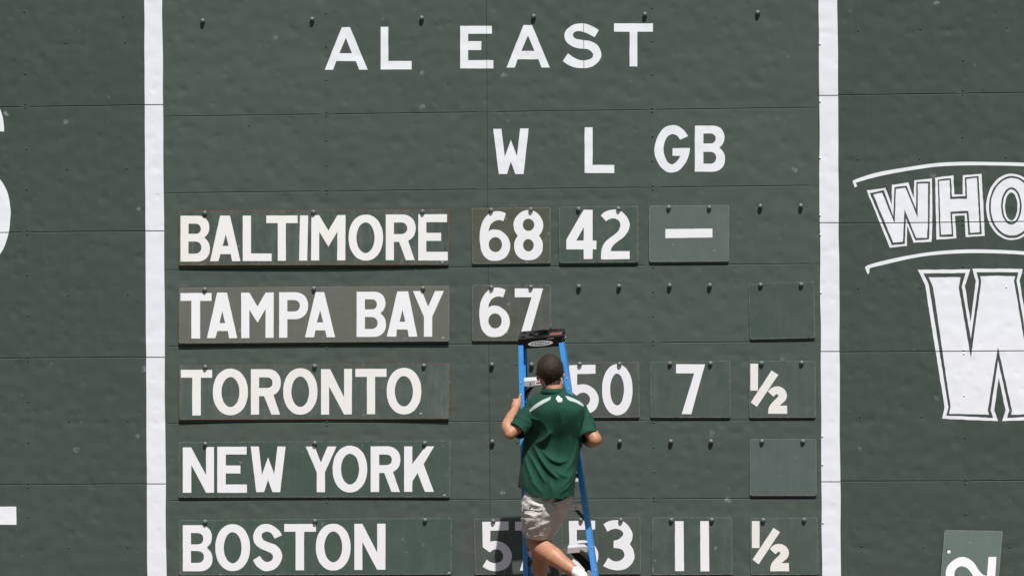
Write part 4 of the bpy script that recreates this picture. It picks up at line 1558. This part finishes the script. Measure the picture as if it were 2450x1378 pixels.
# folds: (points in survey pixels, height, width in pixels)
FOLDS = [([(1263, 1082), (1276, 1104), (1290, 1130), (1302, 1150)], .020, 5.0), ([(1278, 1068), (1290, 1092), (1308, 1118), (1332, 1142)], .026, 5.5),
         ([(1256, 1096), (1262, 1118), (1272, 1142)], .017, 4.5), ([(1302, 1083), (1318, 1098), (1338, 1106), (1352, 1102)], .018, 6),
         ([(1282, 1060), (1300, 1052), (1316, 1036)], .018, 6), ([(1268, 995), (1274, 1012), (1282, 1030)], .010, 5), ([(1262, 985), (1272, 1000), (1290, 1006)], .008, 4.5),
         ([(1364, 1050), (1362, 1080), (1352, 1104)], .008, 6), ([(1380, 1062), (1372, 1100), (1352, 1128)], .009, 6.5), ([(1300, 1010), (1310, 1030), (1306, 1050)], .006, 7),
         ([(1374, 1130), (1362, 1148), (1345, 1166)], .010, 6), ([(1372, 1148), (1358, 1166), (1342, 1178)], .008, 5), ([(1392, 1000), (1386, 1030), (1386, 1060)], .010, 5),
         ([(1340, 985), (1346, 1015), (1340, 1045)], .005, 9), ([(1250, 1120), (1254, 1145), (1256, 1165)], .006, 5), ([(1268, 1140), (1280, 1160), (1296, 1178)], .007, 6),
         ([(1314, 1150), (1320, 1166), (1322, 1180)], .006, 6), ([(1325, 1120), (1344, 1136), (1360, 1140)], .009, 6)]
FSEG = []
for pts, hgt, wid in FOLDS:
    c_ = np.array(catmull(pts, False, 40))
    t_ = np.linspace(0, 1, len(c_))
    FSEG.append((c_, hgt * np.sin(np.pi * np.clip(t_ * .92 + .04, 0, 1)) ** .6, wid))


for v, x0, x1, hd in rowsT:
    cu, hw = (x0 + x1) / 2, (x1 - x0) / 2
    f = (v - 931) / (1192 - 931)
    for i in range(NT):
        t = 2 * math.pi * i / NT
        c, s = math.cos(t), math.sin(t)          # s>0: towards the camera
        p = 2.05
        cc = math.copysign(abs(c) ** (2 / p), c)
        ss = math.copysign(abs(s) ** (2 / p), s)
        u = cu + hw * cc
        # hem sweeps: high at the left side
        vv = v
        if f > .6:
            k = ((f - .6) / .4) ** 1.5
            dip = -26 * max(0, (1300 - u) / 60) ** 1.2 if u < 1300 else 0
            vv = v + k * (dip + (-4 if u > 1350 else 0)) + k * 1.2 * math.sin(u * .16)
        if f < .04:
            vv += 0
        sd_ = tor_c(v) + hd * ss
        # shoulder blades and spine
        sd_ += (u - cu) / PPM * .32
        if s > 0:
            sd_ += back_out(v) * min(1, s * 1.6)
            bl = .012 * (math.exp(-((u - 1292) / 22) ** 2 - ((v - 1000) / 28) ** 2) + math.exp(-((u - 1364) / 22) ** 2 - ((v - 1000) / 28) ** 2))
            bl -= .010 * math.exp(-((u - 1328) / 11) ** 2 - ((v - 1050) / 60) ** 2)
            bl -= .085 * math.exp(-((u - 1260) / 22) ** 2 - ((v - 1050) / 40) ** 2)
            bl += .030 * math.exp(-((u - 1262) / 26) ** 2) * min(1, max(0, (v - 1088) / 70))
            sd_ += bl * s
        sd_ += .003 * noise.noise((u * .03, v * .03, ss * 2)) * min(1, f * 8)
        tv.append((u, vv, sd_, s))
nr = len(rowsT)
arr = np.array(tv)
fz = np.zeros(len(arr))
for c_, h_, w_ in FSEG:
    sel = np.where((arr[:, 3] > 0) & (arr[:, 0] > c_[:, 0].min() - 30) & (arr[:, 0] < c_[:, 0].max() + 30) & (arr[:, 1] > c_[:, 1].min() - 30) & (arr[:, 1] < c_[:, 1].max() + 30))[0]
    d2 = (arr[sel, 0, None] - c_[None, :, 0]) ** 2 + (arr[sel, 1, None] - c_[None, :, 1]) ** 2
    wt = np.exp(-d2 / 18.0)
    hh = (wt * h_[None, :]).sum(1) / (wt.sum(1) + 1e-12)
    dm = d2.min(1)
    fz[sel] += 2.3 * hh * np.exp(-np.sqrt(dm + 2.0) / w_ * 1.15)
arr[:, 2] += fz * np.minimum(1, np.maximum(0, arr[:, 3]) * 2)
tv = [A(*q[:3]) for q in arr.tolist()]
for k in range(nr - 1):
    for i in range(NT):
        j = (i + 1) % NT
        tf_.append((k * NT + i, k * NT + j, (k + 1) * NT + j, (k + 1) * NT + i))
# turned-in hem
b_ = len(tv)
for i in range(NT):
    p = tv[(nr - 1) * NT + i]
    cx = A(1307, 1185, SH)
    q = p + (Vector((cx.x, cx.y, p.z)) - p) * .05 + Vector((0, 0, .006))
    tv.append(q)
for i in range(NT):
    j = (i + 1) % NT
    tf_.append(((nr - 1) * NT + i, (nr - 1) * NT + j, b_ + j, b_ + i))
shirt = mesh('polo_shirt', tv, tf_, SHIRT, person, True, True, label='dark green polo shirt')
shirt.matrix_parent_inverse = PINV


def tube_cloth(name, pts, radii, n, wr, parent, mat, seed, ends=True, squash=1.0, amp=.006, fr=1.0):
    """cloth tube with folds, open at the hem"""
    P = [Vector(p) for p in catmull([tuple(p) for p in pts], False, 14)]
    m = len(P)
    V, F = [], []
    kk = len(radii) - 1
    for i in range(m):
        t = i / (m - 1) * kk
        j = min(int(t), kk - 1)
        f = t - j
        r = radii[j] + (radii[j + 1] - radii[j]) * f
        d = (P[min(i + 1, m - 1)] - P[max(i - 1, 0)]).normalized()
        a_ = d.cross(Vector((0, 1, 0.02))).normalized()
        c_ = d.cross(a_).normalized()
        for q in range(n):
            th = 2 * math.pi * q / n
            dirv = a_ * math.cos(th) + c_ * math.sin(th) * squash
            p = P[i] + dirv * r
            wv = noise.noise(Vector((p.x * 9 * fr, p.y * 9, p.z * 16 * fr)) + Vector((seed, 0, 0)))
            w2 = noise.noise(Vector((p.x * 30 * fr, p.y * 30, p.z * 44 * fr)) + Vector((seed, 5, 0)))
            rid = (1 - abs(wv) * 2.4)
            p = p + dirv * (amp * rid + amp * .45 * w2) * (0.35 + .65 * math.sin(math.pi * min(1, i / m * 1.05)))
            V.append(p)
    for i in range(m - 1):
        for q in range(n):
            j = (q + 1) % n
            F.append((i * n + q, i * n + j, (i + 1) * n + j, (i + 1) * n + q))
    b2 = len(V)
    d = (P[-1] - P[-2]).normalized()
    for q in range(n):
        p = V[(m - 1) * n + q]
        V.append(p + (P[-1] - p) * .09 - d * .008)
    for q in range(n):
        j = (q + 1) % n
        F.append(((m - 1) * n + q, (m - 1) * n + j, b2 + j, b2 + q))
    o = mesh(name, V, F, mat, parent, True, True)
    o.matrix_parent_inverse = parent.matrix_world.inverted()
    # stitched hem band
    return o


person_l = person
sl_l = tube_cloth('sleeve', [A(1276, 986, SH - .0), A(1260, 1003, SH + .02), A(1247, 1019, SH + .05), A(1235.5, 1031.5, SH + .085)], [.074, .072, .068, .064], 72, 0, shirt, SHIRT, 2.0, amp=.006)
sl_r = tube_cloth('sleeve', [A(1382, 984, SH), A(1393, 1005, SH + .025), A(1402, 1027, SH + .06), A(1409, 1046, SH + .095)], [.070, .069, .067, .065], 72, 0, shirt, SHIRT, 6.0, amp=.007)
# collar: folded band round the neck
cv, cf = [], []
n = 72
prof_c = [(.002, 4.0), (.0, 0.0), (-.004, -6.5), (.004, -7.8), (.011, -6.6), (.013, -1), (.0135, 3.5), (.011, 4.2)]
for i in range(n):
    t = 2 * math.pi * i / n
    c, s = math.cos(t), math.sin(t)
    for dr, dv in prof_c:
        cu, vv = 1325.5, 937 + dv - (1.5 if s < 0 else 0) * 3 * abs(s) + .6 * math.sin(5 * t)
        ru = R_(24.6) + dr + max(0, dv) * .0009
        rd = .066 + dr + max(0, dv) * .0010
        p = A(cu, vv, SH - .012 + rd * s)
        cv.append(p + Vector((ru * c, 0, 0)))
m = len(prof_c)
for i in range(n):
    for k in range(m):
        cf.append((i * m + k, i * m + (k + 1) % m, ((i + 1) % n) * m + (k + 1) % m, ((i + 1) % n) * m + k))
col_o = mesh('collar', cv, cf, SHIRT, shirt, True, True)

# trims and emblem laid on the shirt's back
bv_all, bf_all = [], []
for o in (shirt, sl_l, sl_r):
    b0 = len(bv_all)
    bv_all += [v.co.copy() for v in o.data.vertices]
    bf_all += [tuple(b0 + i for i in p.vertices) for p in o.data.polygons]
bvh = BVHTree.FromPolygons(bv_all, bf_all)


def patch(name, loop, mat, parent, off=.003, dens=2.0, tree=None, smooth=True):
    """cloth patch: outline in survey pixels, draped on what lies there"""
    tree = tree or bvh
    us, vs = [p[0] for p in loop], [p[1] for p in loop]
    D = []
    for i in range(len(loop)):
        a_, b_ = loop[i], loop[(i + 1) % len(loop)]
        k = max(1, int(math.hypot(b_[0] - a_[0], b_[1] - a_[1]) / dens))
        D += [(a_[0] + (b_[0] - a_[0]) * j / k, a_[1] + (b_[1] - a_[1]) * j / k) for j in range(k)]
    bm = bmesh.new()
    vv = [bm.verts.new((u, v, 0)) for u, v in D]
    tris = tessellate_polygon([[Vector((u, v, 0)) for u, v in D]])
    for t in tris:
        try:
            bm.faces.new([vv[i] for i in t])
        except ValueError:
            pass
    for _ in range(7):
        long = [e for e in bm.edges if e.calc_length() > dens * 1.6]
        if not long:
            break
        bmesh.ops.subdivide_edges(bm, edges=long, cuts=1)
        bmesh.ops.triangulate(bm, faces=bm.faces)
    for v in bm.verts:
        p = at(v.co.x, v.co.y, 3.0)
        d = (at(v.co.x, v.co.y, 0) - p).normalized()
        hit, nor, idx, dist = tree.ray_cast(p, d)
        if hit is None:
            hit, nor, idx, dist = tree.find_nearest(at(v.co.x, v.co.y, SH + .1))
        v.co = hit - d * off
    bmesh.ops.recalc_face_normals(bm, faces=bm.faces)
    me = bpy.data.meshes.new(name)
    bm.to_mesh(me)
    bm.free()
    o = link(name, me, mat, parent, smooth)
    o.matrix_parent_inverse = parent.matrix_world.inverted()
    so = o.modifiers.new('t', 'SOLIDIFY')
    so.thickness = .0025
    so.offset = 0
    return o


cP = crop(1190, 830, 5.3)
patch('shoulder_trim', cP((682, 628), (668, 670), (560, 730), (480, 785), (415, 832), (405, 805), (430, 775), (480, 730), (575, 670)), TRIM, shirt)
patch('shoulder_trim', cP((860, 622), (890, 622), (960, 650), (1050, 692), (1095, 735), (1098, 768), (1075, 752), (1000, 705), (900, 675)), TRIM, shirt)
em = patch('emblem', cP(*catmull([(772, 617), (797, 632), (800, 645), (820, 652), (824, 672), (812, 695), (795, 698), (790, 690), (782, 702), (762, 690), (757, 672), (743, 660), (745, 640), (757, 636), (762, 622)], True, 3)), PRINT, shirt, .004, 1.0)
for (x_, y_) in ((775, 650), (790, 652), (784, 668), (797, 676), (786, 686), (772, 662)):
    patch('emblem_mark', cP(*ell(x_, y_, 4, 4, 8)), RED, shirt, .0065, 1.0)

# ---- cargo shorts
sh_l = tube_cloth('shorts', [A(1293, 1176, SH + .0), A(1292, 1195, SH + .025), A(1288, 1225, SH + .045), A(1283.5, 1255, SH + .03), A(1279, 1281, SH + .01)], [.100, .116, .113, .096, .083], 130, 0, person, SHORTS, 11.0, amp=.0095, fr=1.3)
sh_r = tube_cloth('shorts_leg', [A(1322, 1176, SH - .01), A(1322, 1195, SH - .05), A(1316, 1225, SH - .13), A(1309, 1255, SH - .19), A(1304, 1278, SH - .235)], [.112, .122, .110, .084, .069], 110, 0, sh_l, SHORTS, 19.0, amp=.006)
sh_l['label'] = 'pale khaki cargo shorts'
bvs = BVHTree.FromPolygons([v.co.copy() for v in sh_l.data.vertices], [tuple(p.vertices) for p in sh_l.data.polygons])
patch('pocket', [(1255, 1213), (1297, 1215), (1296, 1240), (1292, 1268), (1258, 1266), (1253, 1240)], SHORTS, sh_l, .007, 2.5, bvs)
patch('pocket_flap', [(1253.5, 1204), (1268, 1202.5), (1299.5, 1206), (1298, 1219), (1291, 1222), (1270, 1219.5), (1251.5, 1216.5)], SHORTS, sh_l, .015, 2.5, bvs)
patch('button', ell(1268, 1214.5, 2.2, 2.2, 10), STEEL, sh_l, .019, 1.0, bvs)
patch('hem_band', [(1250.5, 1274.5), (1279, 1278), (1305.5, 1280.5), (1304.5, 1284.5), (1279, 1283.5), (1250.5, 1280)], SHORTS, sh_l, .003, 2.5, bvs)
# ---- socks and shoes
so = limb([A(1378, 1367.5, SH + .135), A(1388, 1374.5, SH + .147), A(1398, 1383, SH + .15)], [.0385, .0385, .040], 22)
sock = mesh('sock', *so, SOCK, person, True, True)
sock.matrix_parent_inverse = PINV
so = limb([A(1291.5, 1392, SH - .175), A(1291, 1408, SH - .175)], [.039, .042], 22)
sock = mesh('sock', *so, SOCK, person, True, True)
sock.matrix_parent_inverse = PINV


def shoe(heel, toe, up):
    d = (toe - heel)
    L = d.length
    d.normalize()
    side = d.cross(up).normalized()
    V, F = [], []
    n = 22
    for i in range(15):
        t = i / 14
        wdt = .036 + .013 * math.sin(math.pi * min(1, t * 1.1)) - (.03 * ((t - .82) / .18) ** 2 if t > .82 else 0)
        hgt = .085 - .05 * t - (.02 * ((t - .85) / .15) if t > .85 else 0)
        for k in range(n):
            a_ = 2 * math.pi * k / n
            y = math.sin(a_)
            V.append(heel + d * L * t + side * wdt * math.cos(a_) * (1 if y < 0 else (1 - .3 * y)) + up * (hgt * max(0, y) + (.012 * min(0, y)) + .012))
    for i in range(14):
        for k in range(n):
            j = (k + 1) % n
            F.append((i * n + k, i * n + j, (i + 1) * n + j, (i + 1) * n + k))
    F.append(tuple(range(n)))
    F.append(tuple(14 * n + k for k in range(n)))
    o = mesh('shoe', V, F, SHOE, person, True, True)
    o.matrix_parent_inverse = PINV


a5, b5, _ = steps[5]
top5 = a5.lerp(b5, .28)
h0 = Vector((A(1291, 1412, SH).x, top5.y - .06, top5.z - .004))
shoe(h0 + Vector((0, -.05, -.012)), h0 + Vector((0, .20, .055)), Vector((0, -.26, .96)))
fa = A(1402, 1390, SH + .15)
shoe(fa + Vector((.02, -.055, .0)), fa + Vector((.03, .15, -.16)), Vector((.0, .6, .78)))
